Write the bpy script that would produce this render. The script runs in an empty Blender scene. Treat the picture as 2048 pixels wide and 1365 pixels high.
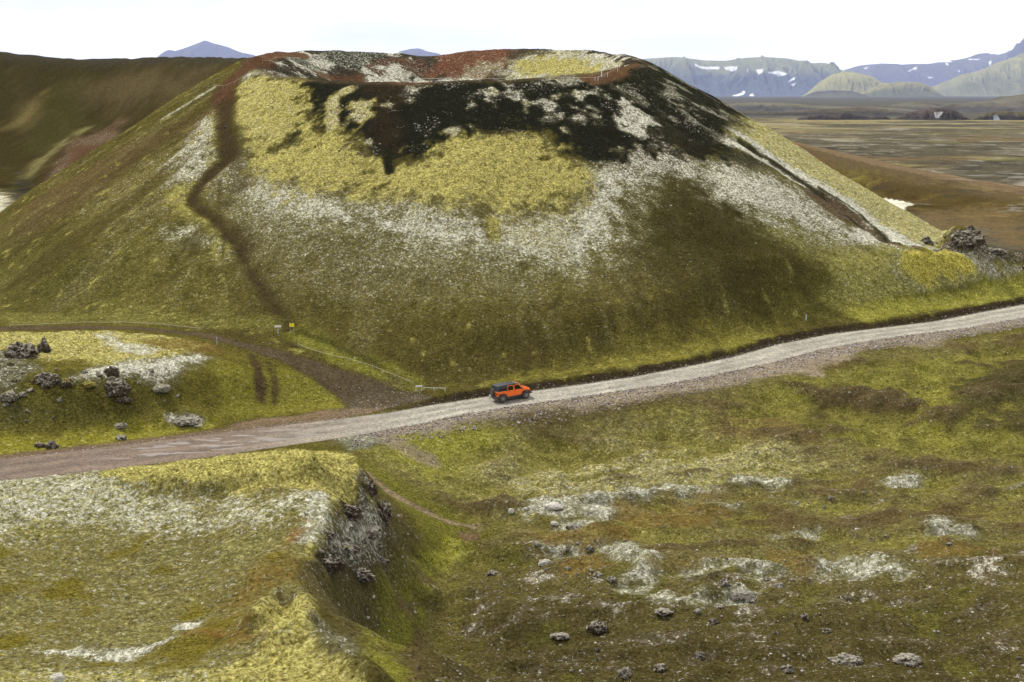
import bpy, bmesh, math, random
import numpy as np
from mathutils import Vector, Matrix, noise as mnoise
R = math.radians
random.seed(7)
scene = bpy.context.scene
COL = scene.collection

# ------------------------------------------------------------------ camera
F = 2813.0; PITCH = R(9.93); CZ = 34.0
cam = bpy.data.cameras.new("camera"); cam.lens = 36 * F / 2048; cam.clip_start = 0.5; cam.clip_end = 160000
camo = bpy.data.objects.new("camera", cam); COL.objects.link(camo)
camo.location = (0, 0, CZ); camo.rotation_euler = (math.pi / 2 - PITCH, 0, 0)
scene.camera = camo
# ------------------------------------------------------------------ sky, sun, exposure
SUN_EL, SUN_AZ = R(52), R(-40)          # azimuth clockwise from +Y (north)
w = bpy.data.worlds.new("World"); scene.world = w; w.use_nodes = True
nt = w.node_tree; nt.nodes.clear()
wo = nt.nodes.new('ShaderNodeOutputWorld'); bg = nt.nodes.new('ShaderNodeBackground')
sky = nt.nodes.new('ShaderNodeTexSky'); sky.sky_type = 'NISHITA'; sky.sun_disc = False
sky.sun_elevation = SUN_EL; sky.sun_rotation = SUN_AZ; sky.altitude = 600
tc = nt.nodes.new('ShaderNodeTexCoord'); mp = nt.nodes.new('ShaderNodeMapping'); mp.inputs['Scale'].default_value = (2.2, 2.2, 9)
cn = nt.nodes.new('ShaderNodeTexNoise'); cn.inputs['Scale'].default_value = 1.6; cn.inputs['Detail'].default_value = 5
cr = nt.nodes.new('ShaderNodeValToRGB')
cr.color_ramp.elements[0].position = .38; cr.color_ramp.elements[0].color = (.66, .68, .715, 1)
cr.color_ramp.elements[1].position = .60; cr.color_ramp.elements[1].color = (1.0, 1.0, 1.0, 1)
sc_ = nt.nodes.new('ShaderNodeVectorMath'); sc_.operation = 'SCALE'; sc_.inputs['Scale'].default_value = 16.5
mx = nt.nodes.new('ShaderNodeMix'); mx.data_type = 'RGBA'; mx.inputs[0].default_value = .93
nt.links.new(tc.outputs['Generated'], mp.inputs[0]); nt.links.new(mp.outputs[0], cn.inputs['Vector'])
nt.links.new(cn.outputs['Fac'], cr.inputs[0]); nt.links.new(cr.outputs[0], sc_.inputs[0])
sz = nt.nodes.new('ShaderNodeSeparateXYZ'); nt.links.new(tc.outputs['Generated'], sz.inputs[0])
mr_ = nt.nodes.new('ShaderNodeMapRange'); mr_.interpolation_type = 'SMOOTHSTEP'; nt.links.new(sz.outputs[2], mr_.inputs[0])
mr_.inputs[1].default_value = .005; mr_.inputs[2].default_value = .10; mr_.inputs[3].default_value = 18; mr_.inputs[4].default_value = 8.8
nt.links.new(mr_.outputs[0], sc_.inputs['Scale'])
nt.links.new(sky.outputs[0], mx.inputs[6]); nt.links.new(sc_.outputs[0], mx.inputs[7])
nt.links.new(mx.outputs[2], bg.inputs['Color']); bg.inputs['Strength'].default_value = .10
nt.links.new(bg.outputs[0], wo.inputs[0])
sl = bpy.data.lights.new("sun", 'SUN'); sl.energy = 3.0; sl.angle = R(10); sl.color = (1, .96, .90)
so = bpy.data.objects.new("sun", sl); COL.objects.link(so)
sdir = Vector((math.sin(SUN_AZ) * math.cos(SUN_EL), math.cos(SUN_AZ) * math.cos(SUN_EL), math.sin(SUN_EL)))
so.rotation_euler = sdir.to_track_quat('Z', 'Y').to_euler()
scene.view_settings.view_transform = 'Standard'; scene.view_settings.look = 'None'
scene.view_settings.exposure = 0.68; scene.view_settings.gamma = 1.0
scene.render.engine = 'CYCLES'

# ------------------------------------------------------------------ helpers
f32 = np.float32
def tag(o, label=None, cat=None, group=None, kind=None):
    if label: o['label'] = label
    if cat: o['category'] = cat
    if group: o['group'] = group
    if kind: o['kind'] = kind
    return o
def sstep(a, b, x):
    t = np.clip((x - a) / (b - a), 0, 1); return t * t * (3 - 2 * t)
def _hash(ix, iy, seed):
    h = (ix.astype(np.int64) * 374761393 + iy.astype(np.int64) * 668265263 + seed * 1274126177) & 0xffffffff
    h = ((h ^ (h >> 13)) * 1274126177) & 0xffffffff
    return (h ^ (h >> 16)) & 0xffffffff
def gnoise(x, y, seed=0):
    xi = np.floor(x); yi = np.floor(y); fx = (x - xi).astype(f32); fy = (y - yi).astype(f32)
    xi = xi.astype(np.int64); yi = yi.astype(np.int64)
    u = fx * fx * fx * (fx * (fx * 6 - 15) + 10); v = fy * fy * fy * (fy * (fy * 6 - 15) + 10)
    def g(dx, dy):
        a = _hash(xi + dx, yi + dy, seed).astype(f32) * f32(2 * math.pi / 4294967296.0)
        return np.cos(a) * (fx - dx) + np.sin(a) * (fy - dy)
    n0 = g(0, 0) * (1 - u) + g(1, 0) * u; n1 = g(0, 1) * (1 - u) + g(1, 1) * u
    return (n0 * (1 - v) + n1 * v) * 1.5
def fbm(x, y, s, octv=4, seed=0, rough=.5):
    t = 0; a = 1.0; tot = 0
    for i in range(octv):
        t = t + a * gnoise(x / s + 17.3 * i, y / s - 9.1 * i, seed + i); tot += a; a *= rough; s *= .5
    return t / tot * 1.35
def ray(px, py):
    u = (px - 1024) / F; v = (682.5 - py) / F
    d = np.array([u, math.cos(PITCH) + v * math.sin(PITCH), -math.sin(PITCH) + v * math.cos(PITCH)])
    return d
def atz(px, py, z):
    d = ray(px, py); t = (z - CZ) / d[2]; return (d[0] * t, d[1] * t, z)
def atY(px, py, Y):
    d = ray(px, py); t = Y / d[1]; return (d[0] * t, Y, CZ + d[2] * t)
def colY(px, Y, z):
    return ((px - 1024) / F * Y / math.cos(PITCH) * .985, Y, z)

def new_mat(name): 
    m = bpy.data.materials.new(name); m.use_nodes = True; return m
class NT:
    def __init__(s, m): s.nt = m.node_tree; s.nt.nodes.clear()
    def n(s, t, **k):
        nd = s.nt.nodes.new(t)
        for a, b in k.items(): setattr(nd, a, b)
        return nd
    def l(s, a, b): s.nt.links.new(a, b)
    def val(s, sock, v):
        if isinstance(v, (int, float)): sock.default_value = v
        elif isinstance(v, tuple): sock.default_value = v if len(v) == len(sock.default_value) else tuple(v) + (1,)
        else: s.l(v, sock)
    def math(s, op, a, b=0.0, c=None, clamp=False):
        nd = s.n('ShaderNodeMath', operation=op, use_clamp=clamp); s.val(nd.inputs[0], a); s.val(nd.inputs[1], b)
        if c is not None: s.val(nd.inputs[2], c)
        return nd.outputs[0]
    def mix(s, f, a, b, blend='MIX'):
        nd = s.n('ShaderNodeMix', data_type='RGBA', blend_type=blend)
        s.val(nd.inputs[0], f); s.val(nd.inputs[6], a); s.val(nd.inputs[7], b); return nd.outputs[2]
    def noise(s, vec, scale, detail=4, rough=.6, dist=0.0):
        nd = s.n('ShaderNodeTexNoise'); s.l(vec, nd.inputs['Vector'])
        nd.inputs['Scale'].default_value = scale; nd.inputs['Detail'].default_value = detail
        nd.inputs['Roughness'].default_value = rough; nd.inputs['Distortion'].default_value = dist
        return nd.outputs['Fac']
    def smooth(s, v, a, b, lo=0.0, hi=1.0):
        nd = s.n('ShaderNodeMapRange', interpolation_type='SMOOTHSTEP'); s.val(nd.inputs[0], v)
        s.val(nd.inputs[1], a); s.val(nd.inputs[2], b); s.val(nd.inputs[3], lo); s.val(nd.inputs[4], hi); return nd.outputs[0]
    def ramp(s, v, stops):
        nd = s.n('ShaderNodeValToRGB'); cr = nd.color_ramp
        while len(cr.elements) < len(stops): cr.elements.new(.5)
        for e, (p, c) in zip(cr.elements, stops): e.position = p; e.color = tuple(c) + (1,)
        s.val(nd.inputs[0], v); return nd.outputs[0]
    def off(s, vec, o):
        nd = s.n('ShaderNodeVectorMath', operation='ADD'); s.l(vec, nd.inputs[0]); nd.inputs[1].default_value = o; return nd.outputs[0]
    def finish(s, col, rough=.95, height=None, dist=.1, strength=1.0, spec=.15, metal=0.0):
        b = s.n('ShaderNodeBsdfPrincipled'); s.val(b.inputs['Base Color'], col); s.val(b.inputs['Roughness'], rough)
        b.inputs['Specular IOR Level'].default_value = spec; s.val(b.inputs['Metallic'], metal)
        if height is not None:
            bp = s.n('ShaderNodeBump'); s.val(bp.inputs['Height'], height)
            bp.inputs['Distance'].default_value = dist; s.val(bp.inputs['Strength'], strength); s.l(bp.outputs[0], b.inputs['Normal'])
        o = s.n('ShaderNodeOutputMaterial'); s.l(b.outputs[0], o.inputs[0]); return b

# ------------------------------------------------------------------ terrain height
# every control point: (photo column, photo row, ground height) -> a world position where that height is met
CP = [
 # gravel road and its right-hand climb
 (-250,970,0),(-100,950,0),(0,938,0),(200,915,0),(400,895,0),(600,867,0),(800,838,0),(1000,802,.6),(1200,776,1.3),(1400,742,2.1),
 (1600,693,3.1),(1700,675,3.5),(1800,662,3.8),(2000,630,4.1),(2048,620,4.2),(2300,585,5),
 # mossy rise between the track and the road
 (0,668,6.5),(100,667,6.6),(200,667,6.8),(300,672,6.5),(400,690,6),(480,705,5.2),(560,730,4),(640,765,2.3),(700,790,1),
 (-300,700,6.8),(-300,900,1.5),(0,660,6.6),(250,656,6.6),(400,672,6),(520,697,5),(620,730,3.6),(720,775,1.5),(800,800,.6),
 (0,750,5.5),(0,830,2.5),(0,890,.6),(150,720,6),(150,800,3.8),(200,860,1.0),(300,760,4.8),(300,840,1.4),(400,760,4),(400,830,1.1),
 (500,760,3.2),(500,815,.8),(600,800,.8),(650,820,.4),
 # near plateau, lower left
 (-250,1000,4.2),(0,968,4.3),(150,955,4.5),(300,935,4.8),(450,915,5),(590,905,5),(670,918,4.8),(720,948,4.3),
 (0,1040,3.4),(200,1040,3.2),(400,1020,3.4),(550,1000,4),(0,1150,2.7),(250,1150,2.3),(450,1130,2.7),(580,1080,3.8),
 (0,1280,2.9),(250,1260,2.4),(400,1240,2.5),(500,1215,2.8),(0,1360,4),(250,1350,3.9),(450,1340,4.4),(600,1330,5.3),(700,1365,5.2),
 (700,990,4.8),(665,1050,4.7),(630,1110,4.4),(605,1160,3.9),(590,1200,4.5),(605,1260,5.1),(670,1320,5.1),
 (790,1030,-.8),(785,1080,-1.8),(755,1160,-2.6),(700,1200,-.8),(690,1240,-.8),(745,1290,-2.6),(785,1365,-3.5),
 # gully
 (750,930,-1.0),(830,1000,-3),(900,1050,-4.3),(870,1130,-5.2),(850,1220,-5.8),(830,1300,-6.2),(810,1365,-6.6),
 # slopes right of the gully
 (700,895,-.4),(800,880,-.8),(900,860,-1.0),(1100,830,-.4),(1300,790,.9),(1500,760,1.4),(1700,720,2.4),(1900,690,3.0),(2048,665,3.5),
 (900,920,-2.8),(1100,900,-3),(1300,880,-2.6),(1500,850,-1.5),(1700,800,.3),(1700,860,-1),(1900,780,1),(2048,760,1.6),(2048,850,-.3),
 (1850,870,-1.4),(1100,980,-3.8),(1300,970,-3.3),(1500,960,-2.9),(1750,950,-2.5),(2048,940,-1.8),(1000,1060,-4.4),(1300,1080,-4),
 (1600,1080,-3.8),(2048,1080,-3),(1000,1200,-5),(1300,1200,-4.4),(1600,1200,-4.2),(2048,1200,-3.4),(950,1350,-5.8),(1200,1365,-5),
 (1600,1365,-4.4),(2048,1365,-3.8),(2300,900,-1),(2300,1200,-3),(2300,700,3),
 # rise with the lava crag on the right
 (1800,505,12),(1880,492,11.2),(1940,498,10.9),(2048,522,9.8),(2200,560,8.5),(1880,570,7.6),(2048,570,7.3),(2000,600,5.8),(1800,600,6.2),(1700,625,5.5)]
pts = [atz(*c) for c in CP]
pts += [colY(0,118,.6), colY(300,119,.4), colY(590,124,.1), colY(700,121,-.6), colY(450,120,.3), colY(150,118,.5), colY(-200,118,1)]
pts += [(90,245,1),(110,232,1),(75,285,0),(0,300,0),(-90,300,2),(-130,240,4),(-130,180,6),(130,300,0),(140,200,2),(140,150,1),(-110,140,5),
        (-70,50,11),(0,50,6),(60,50,5),(-60,20,19),(0,8,27),(60,20,16),(0,-40,31),(-130,90,5),(130,90,0),(-130,0,20),(130,0,20)]
P = np.array(pts); C2 = 3.0
def _phi(dx, dy): return np.sqrt(dx * dx + dy * dy + C2 * C2)
Amat = _phi(P[:, 0][:, None] - P[:, 0][None], P[:, 1][:, None] - P[:, 1][None])
N = len(P); big = np.zeros((N + 1, N + 1)); big[:N, :N] = Amat + np.eye(N) * -.6; big[:N, N] = 1; big[N, :N] = 1
sol = np.linalg.solve(big, np.append(P[:, 2], 0)); WC = sol[:N].astype(f32); W0 = f32(sol[N])
P32 = P.astype(f32)
def base_ground(x, y):
    out = np.full(x.shape, W0, f32); x = x.astype(f32); y = y.astype(f32)
    for k in range(N):
        dx = x - P32[k, 0]; dy = y - P32[k, 1]; out += WC[k] * np.sqrt(dx * dx + dy * dy + f32(C2 * C2))
    return out
# road centre line and half width
ROADPX = [(-400,985,0,4.2),(-200,963,0,4.2),(0,940,0,4.2),(200,918,0,4.4),(400,893,0,4.4),(600,866,0,4.2),(700,853,0,3.8),(800,838,0,3.3),(900,819,.3,3.0),(1000,803,.6,3.0),
          (1100,790,.9,2.9),(1200,776,1.3,2.8),(1300,761,1.7,2.8),(1400,742,2.1,2.8),(1500,721,2.6,2.8),(1600,694,3.1,3.0),(1700,675,3.5,3.2),(1800,662,3.8,3.0),
          (1900,650,3.9,3.0),(2000,631,4.1,3.2),(2100,612,4.3,3.2),(2300,583,5,3.2)]
RP = [(*atz(a, b, c), d) for a, b, c, d in ROADPX]
def seg_dist(x, y, pl, vals):
    """distance to a world polyline, the interpolated values there, and the side (+ = left of travel)"""
    best = np.full(x.shape, 1e9, f32); out = [np.zeros(x.shape, f32) for _ in vals]; side = np.zeros(x.shape, f32)
    for i in range(len(pl) - 1):
        ax, ay = pl[i][0], pl[i][1]; bx, by = pl[i + 1][0], pl[i + 1][1]; vx, vy = bx - ax, by - ay; L2 = vx * vx + vy * vy + 1e-9
        t = np.clip(((x - ax) * vx + (y - ay) * vy) / L2, 0, 1); dx = x - ax - t * vx; dy = y - ay - t * vy
        d = np.sqrt(dx * dx + dy * dy); m = d < best; best = np.where(m, d, best)
        side = np.where(m, np.sign(vx * dy - vy * dx), side)
        for k, vv in enumerate(vals): out[k] = np.where(m, vv[i] * (1 - t) + vv[i + 1] * t, out[k])
    return best, out, side
CX, CY = -11.0, 247.0
def smax(a, b, k): 
    hh = np.clip(.5 + .5 * (a - b) / k, 0, 1); return b * (1 - hh) + a * hh + k * hh * (1 - hh)
def az_curve(th, tab):
    """periodic table lookup: th in degrees, 0 = right (+X), 90 = far (+Y), 270 = towards the camera"""
    a = np.array([t[0] for t in tab] + [tab[0][0] + 360]); v = np.array([t[1] for t in tab] + [tab[0][1]])
    t = (th - a[0]) % 360 + a[0]; i = np.clip(np.searchsorted(a, t, side='right') - 1, 0, len(a) - 2)
    u = (t - a[i]) / (a[i + 1] - a[i]); u = u * u * (3 - 2 * u); return v[i] * (1 - u) + v[i + 1] * u
RIMZ = [(0,39.6),(20,41.2),(45,42.4),(70,42.9),(85,42.6),(97,41.7),(110,42.3),(135,42.6),(160,42.0),(180,40.9),(200,38.9),(225,37.0),(250,36.3),(270,36.2),(290,36.4),(310,37.2),(335,38.6)]
def cone(x, y):
    dx = x - CX; dy = y - CY; r = np.sqrt(dx * dx + dy * dy); th = np.degrees(np.arctan2(dy, dx)) % 360
    wob = fbm(x, y, 16, 3, 41) * 1.3
    rr = 33.2 + fbm(np.cos(np.radians(th)) * 10 + 5, np.sin(np.radians(th)) * 10, 5, 2, 12) * 1.0
    rz = az_curve(th, RIMZ) + fbm(np.cos(np.radians(th)) * 30, np.sin(np.radians(th)) * 30, 4, 3, 17) * .25
    sl_ = az_curve(th, [(0,.585),(60,.6),(120,.62),(180,.63),(225,.625),(270,.63),(310,.61)])
    d = r - rr
    # crease (gully) on the right-hand flank
    rill = fbm(np.radians((th - 90) % 360) * 55, d * .10, 6, 4, 19, .6)
    out = rz + rill * .42 * sstep(3, 18, d) - sl_ * (np.sqrt(d * d + 6) - 1.6) + wob * sstep(4, 20, d) * .6
    inner = rz - .58 * (np.sqrt(d * d + 4) - 1.4) + wob * .8 * sstep(2, 10, -d)
    floor = 25 + .0 * r
    inner = smax(inner, floor, 3)
    return np.where(d > 0, out, inner), d, th
LR = [(-420,116,620),(-150,104,600),(0,104,590),(60,110,585),(150,118,580),(250,117,575),(330,115,570),(400,114,560),(480,116,550),(530,120,540),(700,150,520)]
LRW = [atY(*q) for q in LR]
RR = [(1300,225,640),(1400,240,600),(1500,268,560),(1620,298,530),(1750,331,500),(1900,361,470),(2048,391,440),(2200,415,410),(2400,450,380)]
RRW = [atY(*q) for q in RR]
RAISE = []      # (world polyline, width, height) small rolls of moss and lava lips, filled below
def H(x, y, detail=True):
    x = np.asarray(x, f32); y = np.asarray(y, f32)
    n1 = fbm(x, y, 60, 3, 3)
    g = base_ground(np.clip(x, -150, 150), np.clip(y, -60, 320))
    far = sstep(262, 330, y) + sstep(105, 150, np.abs(x)) * sstep(190, 240, y); far = np.clip(far, 0, 1)
    plain = n1 * 1.6 + fbm(x, y, 240, 3, 5) * 2.0 * sstep(350, 700, y) + fbm(x, y * 2.2, 25, 4, 8) * .9
    plain = plain * (1 - .8 * sstep(500, 1500, y)) + 4.5 * sstep(-70, -120, x) * (1 - sstep(600, 800, y)) * sstep(260, 300, y)
    # hummocks of the near slopes
    rt = sstep(-14, -4, x - (y - 110) * .12) * (1 - far)
    hum = fbm(x, y * 1.7, 11, 4, 21) ; rid = 1 - np.abs(fbm(x, y * 1.8, 9, 3, 27)) * 2
    dr, (zr, wr), side = seg_dist(x, y, RP, [[q[2] for q in RP], [q[3] for q in RP]])
    near_road = sstep(0, 7, dr - wr)
    g = g + (hum * 1.15 + rid * .55 - .3 + fbm(x, y * 1.5, 3.2, 3, 29) * .28) * rt * near_road * sstep(140, 20, dr + 40 * (side > 0)) + hum * .22 * (1 - rt) * near_road
    h = g * (1 - far) + plain * far
    c, d, th = cone(x, y)
    h = smax(c, h, 3.2)
    # cut of the gravel road: a flat bed with a small bank on the uphill side
    cut = sstep(.0, 1.5, dr - wr) ; soft = sstep(0, 9, dr - wr)
    bank = np.where(side > 0, .75 * sstep(.3, 1.3, dr - wr + fbm(x, y, 3, 3, 77) * .5) * sstep(-16, -6, x), 0)
    h = np.where(side > 0, zr + bank + (h - zr - bank * .6) * sstep(.8, 10, dr - wr), zr + (h - zr) * soft - .15 * sstep(0, .8, dr - wr) * (1 - soft))
    h = np.where(dr < wr, zr + .05 * np.cos(dr / np.maximum(wr, 1) * 9) * .5, h)
    # ridge behind, left
    dl, (zl,), s2 = seg_dist(x, y, LRW, [[q[2] for q in LRW]])
    face = np.where(s2 < 0, np.sqrt(dl * dl + 81) - 9, np.sqrt(dl * dl + 81) * 1.4 - 12.6)
    spur = fbm(x * .8 + y * .5, y * .12, 30, 3, 55) * 5
    lr = zl + fbm(x, y, 6, 4, 60, .7) * .75 * sstep(16, 0, dl) - 50 * (1 - np.exp(-face / 62.)) * 1.08 + spur * sstep(8, 60, dl)
    h = np.where(y > 380, smax(lr, h, 4), h)
    dl, (zl,), s2 = seg_dist(x, y, RRW, [[q[2] for q in RRW]])
    q = np.clip(dl / np.where(s2 < 0, 48., 80.), 0, 1)
    rr = (zl + 2) * (1 - q * q * (3 - 2 * q)) - 2 + fbm(x, y, 30, 3, 66) * 1.2 * q
    h = np.where(y > 330, smax(rr, h, 1.5), h)
    for pl, wd, hh in RAISE:
        xs = [p[0] for p in pl]; ys = [p[1] for p in pl]; pad = wd * 2.2
        m = (x > min(xs) - pad) & (x < max(xs) + pad) & (y > min(ys) - pad) & (y < max(ys) + pad)
        if not m.any(): continue
        xm, ym = x[m], y[m]; wv = fbm(xm, ym, 2.5, 3, 31) * wd * .55
        dd, _, _ = seg_dist(xm, ym, pl, []); h[m] += hh * np.exp(-((np.maximum(dd + wv, 0)) / wd) ** 2)
    return h

def axis(lo, a, b, hi, step, gl, gh):
    v = list(np.arange(a, b, step)); s = step; x = v[-1]
    while x < hi: s *= gh; x += s; v.append(x)
    s = step; x = a; pre = []
    while x > lo: s *= gl; x -= s; pre.append(x)
    return np.array(pre[::-1] + v)
XS = axis(-32000, -95, 95, 32000, .27, 1.03, 1.03); YS = axis(-300, 68, 292, 4000, .31, 1.06, 1.014); YS = np.concatenate([YS, np.geomspace(YS[-1] * 1.04, 70000, 60)])
GX, GY = np.meshgrid(XS, YS); SH = GX.shape
def bil(Z, x, y):
    i = np.clip(np.searchsorted(XS, x) - 1, 0, len(XS) - 2); j = np.clip(np.searchsorted(YS, y) - 1, 0, len(YS) - 2)
    u = (x - XS[i]) / (XS[i + 1] - XS[i]); v = (y - YS[j]) / (YS[j + 1] - YS[j])
    return (Z[j, i] * (1 - u) + Z[j, i + 1] * u) * (1 - v) + (Z[j + 1, i] * (1 - u) + Z[j + 1, i + 1] * u) * v
# first pass of the heights at low resolution, used to find where a photo ray meets the ground
Z0 = H(GX.ravel(), GY.ravel()).reshape(SH)
TT = np.concatenate([np.arange(55, 330, .25), np.geomspace(330, 9000, 900)])
def hit(px, py):
    d = ray(px, py); x = d[0] / d[1] * TT; z = CZ + d[2] / d[1] * TT
    b = z < bil(Z0, x, TT)
    if not b.any(): k = len(TT) - 1
    else: k = int(np.argmax(b))
    Y = TT[k]; return (d[0] / d[1] * Y, Y, float(z[k]))
def hits(pl): return [hit(*p[:2]) for p in pl]
# small rolls and lips
for pl, wd, hh in [
  ([(300,972),(400,985),(480,968),(560,962),(640,958)], .75, .95), ([(420,955),(520,950),(620,945)], .6, .6),
  ([(505,1262),(545,1215),(580,1195),(620,1240),(610,1275)], .8, 1.1), ([(560,1290),(640,1300),(700,1340),(740,1380)], .9, 1.0),
  ([(180,1300),(300,1305),(400,1280)], .8, .35), ([(330,1262),(420,1245)], .7, .3),
  ([(660,1040),(640,1100),(620,1140)], .9, .5), ([(720,960),(735,1000),(700,1030)], 1.0, .5),
  ([(1080,1010),(1200,1005),(1330,985),(1450,985)], 1.3, .7), ([(1150,1030),(1300,1030)], .9, .4), ([(1480,968),(1560,970)], 1.0, .5),
  ([(1150,1095),(1230,1100),(1300,1130),(1290,1150)], 1.0, .7), ([(1420,1140),(1500,1130),(1560,1145)], 1.0, .6), ([(1620,1130),(1700,1130),(1830,1140)], 1.0, .6),
  ([(1400,1200),(1480,1190)], .7, .7), ([(1600,810),(1700,800),(1830,820)], 2.2, 1.2), ([(1870,840),(1960,800),(2048,790)], 2.4, 1.2), ([(1420,860),(1540,880),(1700,890)], 2.0, .9),
  ([(1800,960),(1920,945),(2048,960)], 1.8, .8), ([(1860,1055),(1940,1060)], .7, .5), ([(1880,1135),(2048,1135)], 1.3, .6), ([(880,1345),(990,1340)], 1.5, .5),
  ([(1000,1120),(1080,1100)], 1.0, .4), ([(1250,1225),(1350,1230)], 1.0, .4), ([(1850,535),(1900,530),(1945,545)], 2.6, 1.0), ([(1922,494),(1945,492)], 2.3, 2.6), ([(1960,500),(2045,525)], 1.4, .7), ([(716,955),(728,985),(722,1004)], 1.0, .8),
  ([(870,1020),(900,1000),(1000,1010)], 1.5, .5), ([(60,760),(130,750)], 1.0, .6), ([(0,690),(60,700)], 1.2, .7), ([(330,840),(410,838)], 1.0, .7)]:
    RAISE.append((hits(pl), wd, hh))
# worn hollows: the foot path up the cone, tracks
for pl, wd, hh in [([(455,200),(450,260),(455,320),(400,370),(385,410),(430,445),(480,505),(530,590),(575,655)], .9, -.45),
  ([(1480,280),(1560,335),(1640,385),(1720,435),(1800,493)], 1.4, -.9), ([(510,715),(520,760),(545,810)], .6, -.25), ([(770,985),(850,1025),(960,1058)], .5, -.2)]:
    RAISE.append((hits(pl), wd, hh))
Z = H(GX.ravel(), GY.ravel()).reshape(SH)
Z0 = Z.copy()

# ------------------------------------------------------------------ ground cover (what grows or lies where)
X = GX.ravel().astype(f32); Y = GY.ravel().astype(f32); ZZ = Z.ravel()
base = np.zeros((X.size, 3), f32); cov = np.zeros((X.size, 4), f32)     # cov: yellow moss, pale lichen, green moss, gravel
W1 = fbm(X, Y, 14, 5, 101, .6); W2 = fbm(X, Y, 2.4, 4, 111, .65); W3 = fbm(X, Y, 45, 4, 121)
c_, dC, thC = cone(X, Y)
onC = (dC > -40) & (c_ > ZZ - 1.0)
def lay(a, b=None, m=None, l=None, g=None, s=None):
    idx, al = a; al = al[:, None]
    if b is not None: base[idx] = base[idx] * (1 - al) + np.array(b, f32) * al
    for k, v in enumerate((m, l, g, s)):
        if v is not None: cov[idx, k] = cov[idx, k] * (1 - al[:, 0]) + v * al[:, 0]
def area(poly, soft=2.0, warp=1.0, fine=.6, op=1.0, world=False):
    pl = poly if world else hits(poly)
    xs = [p[0] for p in pl]; ys = [p[1] for p in pl]; pad = soft + 2 * warp + 1.5
    idx = np.nonzero((X > min(xs) - pad) & (X < max(xs) + pad) & (Y > min(ys) - pad) & (Y < max(ys) + pad))[0]
    x = X[idx]; y = Y[idx]; best = np.full(x.shape, 1e9, f32); ins = np.zeros(x.shape, bool); n = len(pl)
    for i in range(n):
        ax, ay = pl[i][:2]; bx, by = pl[(i + 1) % n][:2]; vx, vy = bx - ax, by - ay
        t = np.clip(((x - ax) * vx + (y - ay) * vy) / (vx * vx + vy * vy + 1e-9), 0, 1)
        best = np.minimum(best, (x - ax - t * vx) ** 2 + (y - ay - t * vy) ** 2)
        c = ((ay > y) != (by > y)) & (x < vx * (y - ay) / (by - ay + 1e-12) + ax); ins ^= c
    sd = np.sqrt(best) * np.where(ins, 1, -1) + warp * W1[idx] * 1.3 + fine * W2[idx] * 1.5
    return idx, (sstep(-soft / 2, soft / 2, sd) * op).astype(f32)
def line(pl, wd, soft=1.0, warp=.3, fine=.3, op=1.0):
    """pl: photo points (col,row[,width m])"""
    ws = [p[2] if len(p) > 2 else wd for p in pl]; q = hits(pl)
    xs = [p[0] for p in q]; ys = [p[1] for p in q]; pad = max(ws) + soft + 2 * warp + 1
    idx = np.nonzero((X > min(xs) - pad) & (X < max(xs) + pad) & (Y > min(ys) - pad) & (Y < max(ys) + pad))[0]
    d, (wv,), _ = seg_dist(X[idx], Y[idx], q, [ws])
    sd = wv - d + warp * W1[idx] + fine * W2[idx]
    return idx, (sstep(-soft / 2, soft / 2, sd) * op).astype(f32)
ALL = np.arange(X.size)
def field(v): 
    idx = np.nonzero(v > .002)[0]; return idx, v[idx].astype(f32)
OLIVE = (.072, .062, .017); BROWN = (.085, .060, .036); DARK = (.013, .0135, .010); RED = (.10, .045, .03); DIRT = (.115, .082, .058)
GREEN = (.075, .080, .010); ORANGE = (.20, .095, .022); PALE = (.36, .32, .27); EARTH = (.06, .042, .026)
# --- everything: olive slopes
lay((ALL, np.ones(X.size, f32)), OLIVE, .22, .10, .45, 0)
# --- the plain beyond
fp = sstep(290, 340, Y) + sstep(100, 118, X) * sstep(205, 225, Y); fp = np.clip(fp, 0, 1)
lay(field(fp), (.074, .066, .056), .04, .10, .05, 0)
st = fbm(X, Y * 1.0, 70, 5, 131, .6); st2 = fbm(X + 400, Y, 35, 4, 141, .6); st3 = fbm(X, Y + 900, 160, 4, 151, .55)
lay(field(fp * sstep(.10, .4, st)), (.13, .11, .10), .10, .45, .05, 0)
lay(field(fp * sstep(.25, .5, st2) * .9), (.045, .040, .036), 0, .25, .05, 0)
lay(field(fp * sstep(.15, .45, st3) * .7), (.14, .10, .06), .05, .05, .05, 0)
lay(field(fp * sstep(.3, .5, fbm(X - 300, Y, 90, 4, 161)) * .8 * sstep(1600, 700, Y)), (.13, .12, .05), .5, .35, .1, 0)
lay(field(fp * sstep(1100, 1500, Y) * sstep(.0, .4, st3 + .3) * .6), (.23, .20, .12), .5, .3, .2, 0)
lay(field(fp * sstep(1900, 2200, Y)), (.070, .070, .072), .0, .04, .05, 0)
# ridge behind left
d1, (z1,), s1 = seg_dist(X, Y, LRW, [[q[2] for q in LRW]])
inL = (Y > 380) * sstep(20, 5, X) * sstep(150, 125, d1)
stk = fbm(X * .9 + Y * .5, Y * .12, 12, 5, 171, .6)
lay(field(inL), (.034, .027, .010), .02, .03, .22, 0)
lay(field(inL * sstep(.0, .5, stk) * .5), (.050, .038, .018), .05, .05, .1, 0)
lay(field(inL * sstep(.15, .5, fbm(X, Y, 50, 4, 175)) * .7), (.036, .032, .011), .06, .06, .4, 0)
lay(field(inL * sstep(.15, .5, fbm(X * .9 + Y * .5, Y * .15, 4, 4, 177, .65)) * .4), (.065, .055, .024), .12, .15, .2, 0)
lay(field(inL * sstep(12, 4, d1 + W1 * 6)), (.034, .030, .022), .05, .24, .15, 0)
lay(area([(160,175),(260,150),(420,140),(500,150),(430,175),(330,200),(200,210)], 20, 8, 3, .5), (.10,.075,.045), .15, .25, .15, 0)
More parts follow.
